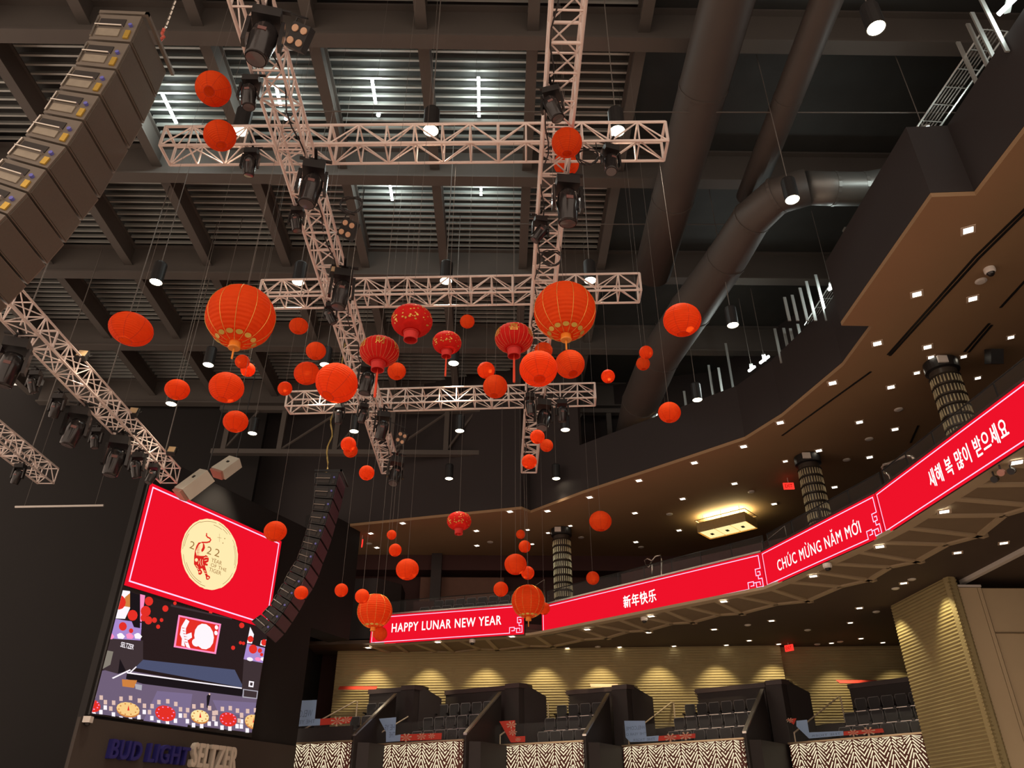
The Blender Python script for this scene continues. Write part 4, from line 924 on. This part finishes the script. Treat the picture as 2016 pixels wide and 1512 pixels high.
for bi, (a, c, e, nm) in enumerate(BOXES):
    F0, F1 = az(*a, BT), az(*c, BT); S = Surf(F0.xy, F1.xy, BT); BS.append(S); u, w = S.u, -S.n; Ls = S.L
    L3 = lambda s, d, z: F0 + u * s + w * d + Vector((0, 0, z - BT))
    r = thing('leaf_parapet', f'backlit leaf-pattern parapet of the {nm}', 'parapet', L3(Ls / 2, 0, 2.6))
    MB().prism([L3(0, 0, 2.6), L3(Ls, 0, 2.6), L3(Ls, .14, 2.6), L3(0, .14, 2.6)], (0, 0, BT - .06 - 2.6)).build('backing', M_leafbase, r)
    F = leaf(S, .03, Ls - .03, 2.62 - BT, -.07, .012); o = F.build('leaf_slivers', E_panel, r); o['kind'] = 'stuff'
    MB().prism([L3(-.03, -.04, BT - .06), L3(Ls + .03, -.04, BT - .06), L3(Ls + .03, .2, BT - .06), L3(-.03, .2, BT - .06)], (0, 0, .06)).build('top_rail', M_rail, r)
    if e:
        F2 = az(*e, BT); S2 = Surf(F1.xy, F2.xy, BT)
        B = MB(); B.prism([S2.P(0, 2.6 - BT, 0), S2.P(S2.L, 2.6 - BT, 0), S2.P(S2.L, 2.6 - BT, -.14), S2.P(0, 2.6 - BT, -.14)], (0, 0, BT - .06 - 2.6)); B.build('side_backing', M_leafbase, r)
        o = leaf(S2, .03, S2.L - .01, 2.62 - BT, -.07, .012).build('side_slivers', E_panel, r); o['kind'] = 'stuff'
        MB().prism([S2.P(0, -.06, .04), S2.P(S2.L, -.06, .04), S2.P(S2.L, -.06, -.2), S2.P(0, -.06, -.2)], (0, 0, .06)).build('side_rail', M_rail, r)
    if bi == 0: MB().prism([L3(0, .02, BT), L3(Ls, .02, BT), L3(Ls, .12, BT), L3(0, .12, BT)], (0, 0, .5)).build('upper_band', M_darkwood, r)
    # glass above the rail
    g = MB().prism([L3(.02, .06, BT + .005), L3(Ls - .05, .06, BT + .005), L3(Ls - .05, .075, BT + .005), L3(.02, .075, BT + .005)], (0, 0, .7)).build('glass_guard', M_glass); tag(g, f'low clear glass guard above the parapet of the {nm}', 'glass guard')
    # stepped floor
    fl_ = thing('box_floor', f'dark stepped seating floor inside the {nm}', 'seating floor', L3(Ls / 2, 1.8, 3.6))
    FZ = [4.15, 4.75, 5.35]
    for k in range(3): MB().prism([L3(.05, .15 + k * .95, 2.9), L3(Ls - .02, .15 + k * .95, 2.9), L3(Ls - .02, 1.1 + k * .95, 2.9), L3(.05, 1.1 + k * .95, 2.9)], (0, 0, FZ[k] - 2.9)).build('tread', M_darkwood, fl_)
    # seats
    ns = int((Ls - 1.35) / .53); ns = min(ns, 7)
    for k in range(3):
        for i in range(ns):
            s_ = Ls - .36 - (ns - 1 - i) * .53 + (.0 if k != 1 else -.12)
            if k == 0 and bi == 0: continue
            seat(L3(s_, .72 + k * .95, FZ[k]), math.atan2(u.y, u.x), f'dark tip-up seat in the {nm}, {["front", "middle", "back"][k]} row, {ORD[i]} from the aisle', 'tip-up seats in the boxes')
    # rear wall, pier and divider
    pr_ = thing('box_partition', f'dark partition wall and pier around the {nm}', 'partition', L3(Ls, 3, 0))
    ZT = 6.95
    if bi < 4:
        poly = [(1.2, 3.55), (Ls - .05, 3.55), (Ls + .1, 3.2), (Ls + .75, 3.2), (Ls + .95, 3.55), (Ls + .95, 3.95), (1.2, 3.95)]
    else: poly = [(1.2, 3.55), (Ls + .6, 3.55), (Ls + .6, 4.0), (1.2, 4.0)]
    zsh = (0, .0, .0, .0, 0)[bi]
    MB().prism([L3(s_, d, 0) for s_, d in poly], (0, 0, ZT - .18)).build('wall_body', M_darkwood, pr_)
    cen = poly
    MB().prism([L3(s_ + (-.04 if s_ < 2 else .04), d + (-.05 if d < 3.8 else .05), ZT - .18) for s_, d in poly], (0, 0, .18)).build('cap', M_cap, pr_)
    if bi < 4:
        A_, B_ = (Ls + .9, 3.4), (Ls + 1.55, 4.15)
        MB().add([L3(*A_, 0), L3(*B_, 0), L3(B_[0] - .3, B_[1] + .1, 0), L3(A_[0] - .2, A_[1] + .3, 0), L3(*A_, 6.95), L3(*B_, 6.5), L3(B_[0] - .3, B_[1] + .1, 6.5), L3(A_[0] - .2, A_[1] + .3, 6.95)], [(3, 2, 1, 0), (4, 5, 6, 7), (0, 1, 5, 4), (1, 2, 6, 5), (2, 3, 7, 6), (3, 0, 4, 7)]).build('wing_wall', M_darkwood, pr_)
        # sloped divider with metal cap
        d0, d1 = .12, 2.9
        MB().prism([L3(Ls + .0, d0, 2.6), L3(Ls + .0, d1, 2.6), L3(Ls + .0, d1, 6.55), L3(Ls + .0, d0, 4.75)], u * .1).build('divider', M_darkwood, pr_)
        MB().prism([L3(Ls - .03, d0, 4.75), L3(Ls - .03, d1, 6.55), L3(Ls - .03, d1, 6.62), L3(Ls - .03, d0, 4.82)], u * .15).build('divider_cap', M_chrome, pr_)
        MB().prism([L3(Ls - .01, d0 + .02, 4.82), L3(Ls - .01, d1, 6.62), L3(Ls - .01, d1, 6.75), L3(Ls - .01, d0 + .02, 5.1)], u * .012).build('divider_glass', M_glass, pr_)
        MB().prism([L3(Ls + .1, .35, 0), L3(Ls + .45, .6, 0), L3(Ls + .75, 3.2, 0), L3(Ls + .1, 3.2, 0)], (0, 0, 4.55)).build('pier_base', M_darkwood, pr_)
    # aisle handrail
    hr = thing('aisle_handrail', f'thin metal stair handrail on the left side of the {nm}', 'handrail', L3(.3, .3, 4.3))
    MB().path([L3(.15, .25, 4.3), L3(.15, .25, 4.95), L3(.95, 2.9, 6.42), L3(1.0, 3.0, 6.42), L3(1.0, 3.0, 5.4)], .03, 6).build('rail', M_creamrail, hr)
    # aisle steps
    for k in range(5): MB().prism([L3(.1, .3 + k * .62, 4.2), L3(1.0, .3 + k * .62, 4.2), L3(1.0, .95 + k * .62, 4.2), L3(.1, .95 + k * .62, 4.2)], (0, 0, .05 + .3 * k)).build('aisle_step', M_blk, fl_)
# sheets taped to the glass, seen from the back
def sheet(bi, poly, m, lab, texts=(), flowers=()):
    S = BS[bi]; S = Surf((S.o - S.n * .05).xy, (S.o - S.n * .05 + S.u * S.L).xy, BT); q = [S.st(*p) for p in poly]
    q = [(x, max(y, .012 if bi else .51)) for x, y in q]; r = thing('taped_sheet', lab, 'sheet', S.P(*q[0]))
    MB().prism([S.P(x, y, 0) for x, y in q], S.n * .006).build('sheet', m, r)
    if texts:
        F = Flat(S, .009)
        for t, l, rr in texts:
            (x0, y0), (x1, y1) = S.st(*l), S.st(*rr); F.text(t, x0, min(y0, y1), x1, max(y0, y1), .0, True)
        F.build('mirrored_lettering', M_inkb, r)
    if flowers:
        F = Flat(S, .009)
        for (x, y, k) in flowers:
            c = S.st(x, y)
            for j in range(7):
                t = j * .9; F.poly([(c[0], c[1]), (c[0] + k * math.cos(t), max(.015, c[1] + k * .6 * math.sin(t))), (c[0] + k * math.cos(t + .35), max(.015, c[1] + k * .6 * math.sin(t + .35)))])
        F.build('flower_print', M_palef, r)
sheet(0, [(575, 1380), (624, 1378), (620, 1415), (631, 1415), (630, 1428), (571, 1431)], M_sky, 'light blue sheet with mirrored WELCOME on the first box', (('WELCOM', (574, 1413), (616, 1397)), ('THE YEAR', (576, 1426), (621, 1416))))
sheet(0, [(631, 1415), (694, 1411), (688, 1424), (630, 1428)], M_redsheet, 'red flowered strip beside the blue sheet on the first box', (), ((664, 1420, .3), (682, 1417, .2)))
sheet(1, [(746, 1415), (780, 1412), (778, 1448), (789, 1446), (788, 1459), (760, 1461), (760, 1441)], M_sky, 'torn light blue sheet on the second box', (('HE YE', (757, 1438), (778, 1426)), ('THE', (766, 1452), (778, 1441))))
sheet(1, [(789, 1446), (870, 1443), (869, 1456), (788, 1459)], M_redsheet, 'low red flowered strip on the second box', (), ((800, 1452, .25), (830, 1450, .2), (850, 1449, .15)))
sheet(2, [(983, 1420), (1014, 1418), (1015, 1450), (1034, 1449), (1034, 1461), (1006, 1462)], M_redsheet, 'red flowered triangular sheet on the middle box', (), ((1007, 1427, .22), (1010, 1442, .18), (1020, 1456, .12)))
sheet(3, [(1229, 1419), (1270, 1419), (1273, 1450), (1297, 1448), (1296, 1459), (1241, 1461), (1232, 1452)], M_sky, 'large light blue sheet with mirrored lettering on the fourth box', (('WELCOME', (1233, 1438), (1270, 1428)), ('THE YEAR O', (1233, 1449), (1272, 1441)), ('THE TIGER', (1246, 1460), (1290, 1452))))
sheet(3, [(1297, 1449), (1369, 1444), (1369, 1453), (1296, 1459)], M_redsheet, 'low red flowered strip on the fourth box', (), ((1320, 1452, .25), (1350, 1449, .25)))
sheet(4, [(1568, 1419), (1589, 1417), (1593, 1442), (1660, 1439), (1661, 1448), (1593, 1454), (1568, 1430)], M_sky, 'light blue strip with mirrored TIGER lettering on the column box', (('THE TIGER', (1598, 1451), (1655, 1442)),))
sheet(4, [(1661, 1440), (1738, 1434), (1741, 1442), (1661, 1448)], M_redsheet, 'low red flowered strip on the column box', (), ((1680, 1443, .2), (1710, 1440, .25)))
sheet(4, [(1549, 1416), (1568, 1414), (1563, 1427)], M_redsheet, 'small torn red corner beside the handrail of the column box', (), ((1555, 1418, .15),))
for i, (x0, x1, y, Y, m, lab) in enumerate(((667, 742, 1343, 35.4, M_redsheet, 'red poster lying on the first box partition'), (1163, 1218, 1349, 34.6, M_palef, 'pale card lying on the pier of the middle box'), (1655, 1735, 1356, 33.5, M_redsheet, 'pink-red poster lying on the column box partition'))):
    p, q = ay(x0, y, Y), ay(x1, y - 4, Y); o = MB().prism([(p.x, Y, 6.95), (q.x, Y, 6.95), (q.x, Y + .3, 7.12), (p.x, Y + .3, 7.12)], (0, 0, .02)).build('poster', m); tag(o, lab, 'poster')
# ================================================================ UPPER BALCONY
def rowseats(S, offs_, z, s0, s1, lab, grp):
    n = int((s1 - s0) / .53)
    for i in range(n):
        p = S.P(s0 + i * .53, 0, -offs_); seat(Vector((p.x, p.y, z)), math.atan2(S.u.y, S.u.x), lab.format(ORD[i] if i < 18 else f'{i+1}th'), grp)
rowseats(FA, 1.1, 9.45, 2.0, 6.8, 'dark balcony seat behind the HAPPY LUNAR panel, front row, {} from left', 'balcony seats')
rowseats(FA, 2.0, 9.95, 2.3, 6.8, 'dark balcony seat behind the HAPPY LUNAR panel, rear row, {} from left', 'balcony seats')
rowseats(FB, 1.2, 9.35, 5.2, 9.8, 'dark balcony seat behind the Chinese panel, {} from left', 'balcony seats')
# partition blocks at the back of the upper balcony
for pts, z0, z1, m, lab in (([(-7.3, 35.2), (-5.6, 35.0), (-4.6, 36.0), (-4.6, 37.5), (-7.3, 37.5)], 9.0, 11.7, M_darkwood, 'dark partition block at the left end of the upper balcony'),
                            ([(-3.35, 36.9), (-2.85, 36.9), (-2.85, 37.4), (-3.35, 37.4)], 9.0, 13.5, M_darkwood, 'square dark column at the back of the upper balcony'),
                            ([(-3.9, 37.6), (.2, 37.6), (.2, 37.8), (-3.9, 37.8)], 9.0, 12.5, mat('brown_back_panel', (.16, .085, .06), .8), 'brown back wall panel behind the square balcony column'),
                            ([(-4.0, 36.0), (3.5, 35.4), (3.5, 35.7), (-4.0, 36.3)], 9.0, 10.9, M_maroon, 'low maroon wall behind the balcony seats'),
                            ([(-7.3, 37.2), (14, 37.2), (14, 38.3), (-7.3, 38.3)], 12.75, 13.5, M_maroon, 'dark lowered header at the rear of the balcony ceiling'),
                            ([(5.2, 32.5), (12.0, 26.5), (12.3, 26.9), (5.5, 32.9)], 9.0, 11.2, M_maroon, 'maroon knee wall behind the panel with Chinese characters'),
                            ([(12.0, 26.5), (14.6, 20.0), (15.0, 20.2), (12.4, 26.8)], 9.0, 11.0, M_maroon, 'maroon knee wall behind the CHÚC MỪNG panel')):
    o = MB().prism([(x, y, z0) for x, y in pts], (0, 0, z1 - z0)).build('balcony_wall', m); tag(o, lab, 'balcony wall')
# glass rail along the top of the display band
for S, nm in ((FA, 'HAPPY LUNAR panel'), (FB, 'panel with Chinese characters'), (FC, 'CHÚC MỪNG panel'), (FD, 'Korean panel')):
    r = thing('glass_railing', f'dark framed glass railing on top of the {nm}', 'railing', S.P(S.L / 2, LT - LZ, -.3)); n = max(2, round(S.L / 1.3)); st = S.L / n
    t = LT - LZ
    MB().prism([S.P(0, t, 0), S.P(S.L, t, 0), S.P(S.L, t, -.45), S.P(0, t, -.45)], (0, 0, .06)).build('ledge', M_chrome if S in (FA, FB) else M_cap, r)
    for k in range(n): MB().prism([S.P(k * st + .02, t + .06, -.35), S.P((k + 1) * st - .02, t + .06, -.35), S.P((k + 1) * st - .02, t + .06, -.362), S.P(k * st + .02, t + .06, -.362)], (0, 0, .6)).build('pane', M_glass, r)
    for k in range(n + 1): MB().box(S.P(min(max(k * st, .02), S.L - .02), t + .36, -.36), (.03, .03, .6)).build('post', M_blk, r)
    MB().tube(S.P(0, t + .67, -.36), S.P(S.L, t + .67, -.36), .02).build('hand_rail', M_blk, r)
# bent steel handrails
def bent(S, off, pts, lab, rr=.04):
    S2 = Surf((S.o - S.n * off).xy, (S.o - S.n * off + S.u * S.L).xy, LZ); q = [S2.P(*S2.st(*p)) for p in pts]
    q = [Vector((q[0].x, q[0].y, 9.1))] + q if q[0].z < q[-1].z + .3 and q[-1].z > 9.4 and len(q) < 6 else q; q = q + [Vector((q[-1].x, q[-1].y, 9.1))]; o = thing('bent_handrail', lab, 'handrail', q[0]); B = MB(); B.path(q, rr, 8); B.build('rail', M_chrome, o, smooth=True); return o
bent(FB, .7, [(1284, 1132), (1284, 1115), (1283, 1105), (1278, 1117), (1272, 1114), (1269, 1103), (1275, 1100), (1284, 1104), (1291, 1095), (1300, 1093), (1303, 1103), (1302, 1132)], 'bent steel handrail above the panel with Chinese characters', .035)
bent(FC, .7, [(1800, 905), (1796, 899), (1785, 898), (1752, 912), (1740, 915), (1737, 922), (1740, 930), (1752, 935)], 'bent steel handrail above the corner of the CHÚC MỪNG panel', .045)
o = bent(FB, 1.0, [(1500, 1065), (1505, 1068), (1545, 1035)], 'thin sloping stair rail at the joint of the Chinese and CHÚC panels', .02)
o = bent(FA, 2.2, [(769, 1180), (766, 1177), (782, 1163), (781, 1200)], 'stair rail behind the low gold-seamed lantern', .025)
o = bent(FA, 2.2, [(1050, 1156), (1072, 1141), (1073, 1190)], 'stair rail right of the gold-seamed lantern between panels', .025)
# beaded columns
M_bead = mat('crystal_bead', (.95, .80, .52), .2, .55, .25, 40); M_colm = mat('column_core', (.055, .045, .036), .35, .3, .2, 4)
bm = MB().lathe([(0, -.03), (.024, -.015), (.03, 0), (.024, .015), (0, .03)], 6).mesh('bead', M_bead)
for x, y, w, lab in ((1105, 1042, 36, 'beaded column above the Chinese panel, smallest of three'), (1588, 899, 44, 'beaded column behind the CHÚC MỪNG panel, middle of three'), (1850, 714, 56, 'beaded column at right, largest of three')):
    p = az(x, y, UZ); dep = (p - CAM).dot(cf); R_ = w / 2 * dep / FPX; r = thing('beaded_column', lab, 'column', (p.x, p.y, 9.2))
    MB().lathe([(R_ * .9, 9.2), (R_ * .9, UZ)], 28, (p.x, p.y, 0)).build('core', M_colm, r, smooth=True)
    MB().lathe([(R_ * .9, UZ - .35), (R_ * 1.12, UZ - .32), (R_ * 1.12, UZ - .02), (R_ * .9, UZ)], 28, (p.x, p.y, 0)).build('capital', M_blk, r)
    nb = 26
    for k in range(11):
        z = 9.5 + k * .33; B = MB()
        for i in range(nb):
            t = 2 * math.pi * i / nb; c = Vector((p.x + R_ * .95 * math.cos(t), p.y + R_ * .95 * math.sin(t), z)); B.tube(c - Vector((0, 0, .11)), c + Vector((0, 0, .11)), R_ * .06, 5, R_ * .035)
        o = B.build('bead_row', M_bead, r)
    B = MB()
    for k in range(11): B.lathe([(R_ * .93, 9.64 + k * .33), (R_ * 1.03, 9.66 + k * .33), (R_ * .93, 9.68 + k * .33)], 28, (p.x, p.y, 0))
    B.build('bands', M_colm, r)
    q = p + Vector((-.2, -R_ * 1.13, -.17)); MB().box(q, (.28, .06, .22)).build('exit_box', M_white, r)
# chandelier
cz = 12.75; cc = [az(*p, cz) for p in ((1348, 1036), (1376, 1048), (1467, 1026), (1442, 1012))]
ctr = sum(cc, Vector()) / 4; ch = thing('box_chandelier', 'rectangular box chandelier with three glowing panels on the balcony ceiling', 'chandelier', ctr)
e0 = (cc[2] - cc[1]); e0 = e0 / e0.length; e1 = Vector((-e0.y, e0.x, 0)); Lc = (cc[2] - cc[1]).length; Wc = abs((cc[0] - cc[1]).dot(e1)); o_ = cc[1]
Q = lambda a, b, z: o_ + e0 * a * Lc + e1 * b * Wc + Vector((0, 0, z))
for k in range(3): MB().prism([Q(k / 3 + .012, .03, 0), Q((k + 1) / 3 - .012, .03, 0), Q((k + 1) / 3 - .012, .97, 0), Q(k / 3 + .012, .97, 0)], (0, 0, .02)).build('light_panel', E_chand, ch)
for k in range(3): MB().prism([Q((k + .42) / 3, .42, -.03), Q((k + .58) / 3, .42, -.03), Q((k + .58) / 3, .58, -.03), Q((k + .42) / 3, .58, -.03)], (0, 0, .03)).build('finial', M_blk, ch)
M_mesh = mat('chandelier_mesh', (.42, .32, .15), .4, .5, .3, 25)
for a, b in (((-.02, -.04), (1.02, -.04)), ((1.02, -.04), (1.02, 1.04)), ((1.02, 1.04), (-.02, 1.04)), ((-.02, 1.04), (-.02, -.04))): 
    P0, P1 = Q(*a, -.02), Q(*b, -.02); B = MB(); n = 24
    B.prism([P0, P1, P1 + Vector((.01, .01, 0)), P0 + Vector((.01, .01, 0))], (0, 0, .42)); B.build('mesh_skirt', M_mesh, ch)
for a in (0.1, .5, .9):
    for b in (.1, .9): MB().tube(Q(a, b, .3), Q(a, b, UZ - cz), .012).build('hanger_rod', M_rail, ch)
B = MB()
for a, b in (((-.04, -.06), (1.04, -.06)), ((1.04, -.06), (1.04, 1.06)), ((1.04, 1.06), (-.04, 1.06)), ((-.04, 1.06), (-.04, -.06))): B.tube(Q(*a, .52), Q(*b, .52), .02)
B.build('crown_frame', M_rail, ch)
lamp('AREA', 'chandelier_uplight', Q(.5, .5, .48), 130, (1, .82, .40), ch, shape='RECTANGLE', size=Lc * .9, size_y=Wc * .8).rotation_euler = (math.pi, 0, math.atan2(e0.y, e0.x))
# exit signs
for x, y, z, rz, lab in ((1553, 957, 13.15, .1, 'red lit EXIT sign under the balcony ceiling'), (712, 1070, 13.1, 1.35, 'red exit sign seen edge-on at the left of the balcony ceiling'), (1553, 1276, 8.5, .9, 'red exit sign hanging before the ribbed back wall')):
    p = az(x, y, z); r = thing('exit_sign', lab, 'exit sign', p); a = Vector((math.cos(rz), -math.sin(rz), 0)) * .2
    S = Surf((p - a).xy, (p + a).xy, z - .12)
    B = MB().prism([S.P(0, 0, 0), S.P(.4, 0, 0), S.P(.4, 0, -.05), S.P(0, 0, -.05)], (0, 0, .26)); B.build('case', E_exit, r)
    F = Flat(S, .004); F.text('EXIT', .06, .06, .34, .2, .01); F.build('lettering', E_exitb, r)
    MB().tube((p.x, p.y, z + .14), (p.x, p.y, (UZ if z > 10 else LZ + .12)), .012).build('stem', M_white, r)
# ceiling loudspeaker at right, track spots under the Korean panel
p = az(1957, 702, UZ - .25); r = thing('ceiling_speaker', 'dark bracketed loudspeaker on the balcony ceiling at right', 'loudspeaker', p)
MB().box(p, (.36, .3, .42), Matrix.Rotation(.5, 3, 'X')).build('cabinet', M_blk, r); MB().tube(p, p + Vector((0, 0, .25)), .03).build('bracket', M_blk, r)
for i, (x, y, m, lab) in enumerate(((1945, 930, M_blk, 'black track spot under the Korean panel, left of cluster'), (1958, 917, M_pinkcone, 'pink-lit spot can in the cluster under the Korean panel'), (1978, 914, M_blk, 'black track spot under the Korean panel, right of cluster'))):
    p = az(x, y + 12, LZ - .17) + Vector((.15, 0, 0)); r = thing('track_spot', lab, 'spot lamp', p)
    MB().tube(p + Vector((.06, .05, .02)), p + Vector((-.08, -.08, -.06)), .075, 12).build('can', m, r); MB().tube(p, p + Vector((0, 0, .18)), .02).build('arm', M_blk, r)
# ================================================================ DUCTS, CATWALK, ROOF DETAILS
def duct(name, pts, rr, m, lab, bands=True):
    r = thing(name, lab, 'duct', pts[0]); B = MB(); B.path(pts, rr, 20); B.build('pipe', m, r, smooth=True)
    if bands:
        for i in range(1, len(pts) - 1):
            d = (pts[i + 1] - pts[i - 1]).normalized() * .04; MB().tube(pts[i] - d, pts[i] + d, (rr[i] if isinstance(rr, list) else rr) * 1.03, 20).build('joint_band', m, r)
    return r
dz = 18.0
x1 = az(1432, 0, dz).x
duct('air_duct', [Vector((x1, y, dz)) for y in (5, 9, 13, 17, 20.5)], .62, M_duct, 'large dark round duct running away from camera, right of the trusses')
x2 = az(1580, 120, 17.6).x
duct('air_duct', [Vector((x2, y, 17.6)) for y in (6, 9.5, 13, 16.5)], .36, M_duct, 'slimmer dark round duct farther right, parallel to the large one')
duct('air_duct', [az(*p, 16.6) for p in ((1240, 880), (1262, 790), (1300, 700), (1360, 610), (1430, 510), (1480, 430), (1530, 385), (1590, 368))], [.75, .75, .72, .7, .62, .55, .52, .5], M_duct, 'wide dark duct bending from the roof down towards the far wall')
duct('air_duct', [az(*p, 16.7) for p in ((1585, 370), (1640, 372), (1700, 372), (1760, 362), (1830, 350))], .46, M_ductl, 'bare grey duct stub reaching behind the bulkhead')
for (a, b_, z, rr, lab) in (((560, 219), (1900, 222), 17.5, .018, 'thin roof conduit crossing above the near cross truss'), ((1010, 441), (1500, 442), 18.5, .02, 'thin roof conduit right of the right long truss'), ((860, 1120), (861, 1121), 18, .01, ''), ((380, 905), (1260, 895), 17.5, .05, 'dark pipe before the far roof girder')):
    if not lab: continue
    p, q = az(*a, z), az(*b_, z); o = MB().tube(p, q, rr).build('roof_conduit', M_steel); tag(o, lab, 'conduit')
# LED work strips glimpsed between the deck ribs
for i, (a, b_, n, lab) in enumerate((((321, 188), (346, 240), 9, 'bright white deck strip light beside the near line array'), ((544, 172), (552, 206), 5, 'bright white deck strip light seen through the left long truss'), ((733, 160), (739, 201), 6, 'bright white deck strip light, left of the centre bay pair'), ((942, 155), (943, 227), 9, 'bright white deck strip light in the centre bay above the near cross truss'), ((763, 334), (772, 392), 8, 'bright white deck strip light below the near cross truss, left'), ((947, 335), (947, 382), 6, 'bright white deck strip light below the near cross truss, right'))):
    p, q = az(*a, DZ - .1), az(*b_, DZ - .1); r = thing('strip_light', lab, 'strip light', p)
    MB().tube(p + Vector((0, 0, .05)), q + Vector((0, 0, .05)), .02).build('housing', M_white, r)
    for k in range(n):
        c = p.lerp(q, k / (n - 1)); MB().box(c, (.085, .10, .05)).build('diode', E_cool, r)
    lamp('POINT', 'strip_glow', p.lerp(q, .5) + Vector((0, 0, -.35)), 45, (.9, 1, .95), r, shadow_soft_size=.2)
for x, y in ((745, 226), (563, 233)):
    p = az(x, y, DZ - .1); r = thing('spot_lamp', 'tiny bright work lamp among the deck ribs, ' + ('right one' if x > 600 else 'left one'), 'work lamp', p); MB().lathe([(0, -.05), (.06, -.03), (.06, .03), (0, .05)], 10, p).build('bulb', E_cool, r); MB().tube(p, p + Vector((0, 0, .2)), .02).build('stem', M_wire, r)
# metal studs above the bulkhead
for i, (a, b_) in enumerate(sorted((((1602, 541), (1624, 616)), ((1587, 554), (1602, 616)), ((1572, 567), (1586, 616)), ((1559, 581), (1567, 616)), ((1544, 594), (1551, 616)), ((1574, 646), (1577, 668)), ((1557, 647), (1563, 680)), ((1541, 646), (1552, 690)), ((1524, 647), (1536, 700)), ((1394, 719), (1406, 793)), ((1414, 724), (1424, 786)), ((1426, 676), (1451, 811)), ((1902, 47), (1951, 143)), ((1884, 83), (1929, 177)), ((1916, 25), (1961, 123)), ((1931, -10), (1974, 83)), ((1365, 760), (1372, 805)), ((1345, 770), (1352, 812)), ((1262, 820), (1270, 858)), ((1236, 822), (1246, 862))), key=lambda q: q[1][0])):
    p = az(*b_, UZ + BH); zt_ = max(p.z + .6, ay(a[0], a[1], p.y).z)
    o = MB().box((p.x, p.y, (p.z - .3 + zt_) / 2), (.09, .04, zt_ - p.z + .3)).build('wall_stud', M_stud); tag(o, f'bare metal wall stud above the bulkhead, {ORD[i] if i < 18 else str(i+1)+"th"} of the exposed row counted from left', 'stud', 'bare metal studs above the bulkhead')
for i, (x, y, L, lab) in enumerate(((1505, 708, .5, 'upper of two bright catwalk tubes above the bulkhead'), (1480, 726, .35, 'lower of two bright catwalk tubes above the bulkhead'), (1824, 268, .55, 'bright catwalk tube at upper right below the duct'), (1990, 5, .6, 'bright catwalk lamp at the top right corner'), (1637, 566, .25, 'bright work lamp behind the metal studs'), (1288, 819, .35, 'bright catwalk lamp beside an orange lantern'))):
    p = az(x, y, 16.35); dv = Vector((.35, -.9, 0)) * L / 2; r = thing('catwalk_tube', lab, 'work lamp', p)
    MB().tube(p - dv, p + dv, .05, 10).build('tube', E_cool, r); MB().box(p + Vector((0, 0, .09)), (.12, L, .06), Matrix.Rotation(-.37, 3, 'Z')).build('fitting', M_stud, r)
    MB().tube(p + Vector((0, 0, .1)), p + Vector((0, 0, 3.2)), .012).build('hanger', M_wire, r)
    lamp('POINT', 'tube_glow', p + Vector((-.1, -.1, -.15)), 40, (.9, 1, .95), r, shadow_soft_size=.15)
# catwalk cable trays
for pts, lab in (([(1790, 345), (1600, 640)], 'dark catwalk cable tray above the stepped bulkhead'), ([(1960, 60), (1800, 290)], 'catwalk cable tray at the upper right')):
    a, b_ = az(*pts[0], 16.8), az(*pts[1], 16.8); r = thing('cable_tray', lab, 'cable tray', a); d = (b_ - a); L = d.length; d /= L; n = Vector((-d.y, d.x, 0)) * .28
    for s in (-1, 1): MB().tube(a + n * s, b_ + n * s, .025).build('side_rail', M_stud, r)
    for k in range(int(L / .5)): MB().tube(a + d * (k * .5) - n, a + d * (k * .5) + n, .012).build('rung', M_stud, r)
    for k in range(5): MB().tube(a + n * (k - 2) * .3 + Vector((0, 0, .04)), b_ + n * (k - 2) * .3 + Vector((0, 0, .04)), .018).build('cable', M_wire, r)
for a, lab in (((1800, 340), 'bright metal cross plate of the catwalk, upper'), ((1690, 452), 'bright metal cross plate of the catwalk, lower')):
    p = az(*a, 16.3); o = MB().box(p, (.85, .16, .05), Matrix.Rotation(.0, 3, 'Z')).build('catwalk_plate', M_stud); tag(o, lab, 'plate')
# wall light bar beyond the stage, small camera under the screen
p, q = ay(30, 998, 30), ay(204, 995, 30); r = thing('batten_pipe', 'long pale batten pipe on the black stage wall', 'batten', p); MB().tube(p, q, .045).build('pipe', M_white, r)
for t in (.1, .9): MB().tube(p.lerp(q, t), p.lerp(q, t) + Vector((0, 0, 9)), .008).build('line', M_wire, r)
p = SV.P(-.12, 4.32, .1); r = thing('camera_dome', 'white dome camera below the left corner of the video screen', 'camera', p); MB().box(p, (.2, .2, .16)).build('mount', M_white, r); MB().lathe([(.08, -.08), (.07, -.14), (0, -.17)], 12, p).build('dome', M_blkgloss, r, smooth=True)
# black power cables lying in and drooping from the trusses
for k, (x, y0, y1, lab) in enumerate(((TLx + .2, 5, 25, 'black cable run along the left long truss'), (TRx - .2, 5, 24.8, 'black cable run along the right long truss'))):
    n = 60; o = MB().path([Vector((x + .06 * math.sin(i * 1.3), y0 + (y1 - y0) * i / n, 12.66 - .10 * abs(math.sin(i * .55)))) for i in range(n + 1)], .014, 5).build('power_cable', M_blk); tag(o, lab, 'cable')
for k, (x, y, z, lab) in enumerate(((1098, 500, 12.35, 'coiled black cable hanging under the right long truss'), (688, 395, 12.5, 'coiled black cable beside the left long truss'), (1150, 300, 13.0, 'looped black cable under the right end of the near cross truss'))):
    p = az(x, y, z) + Vector((.05, 0, .0)); p.x = TRx + .06 if k == 0 else p.x; B = MB(); B.path([p + Vector((.22 * math.cos(t * .5), .05 * math.sin(t * .9), .2 * math.sin(t * .5) - .1)) for t in range(38)] + [p + Vector((.2, .05, .35))], .013, 5); o = B.build('cable_coil', M_blk); tag(o, lab, 'cable')
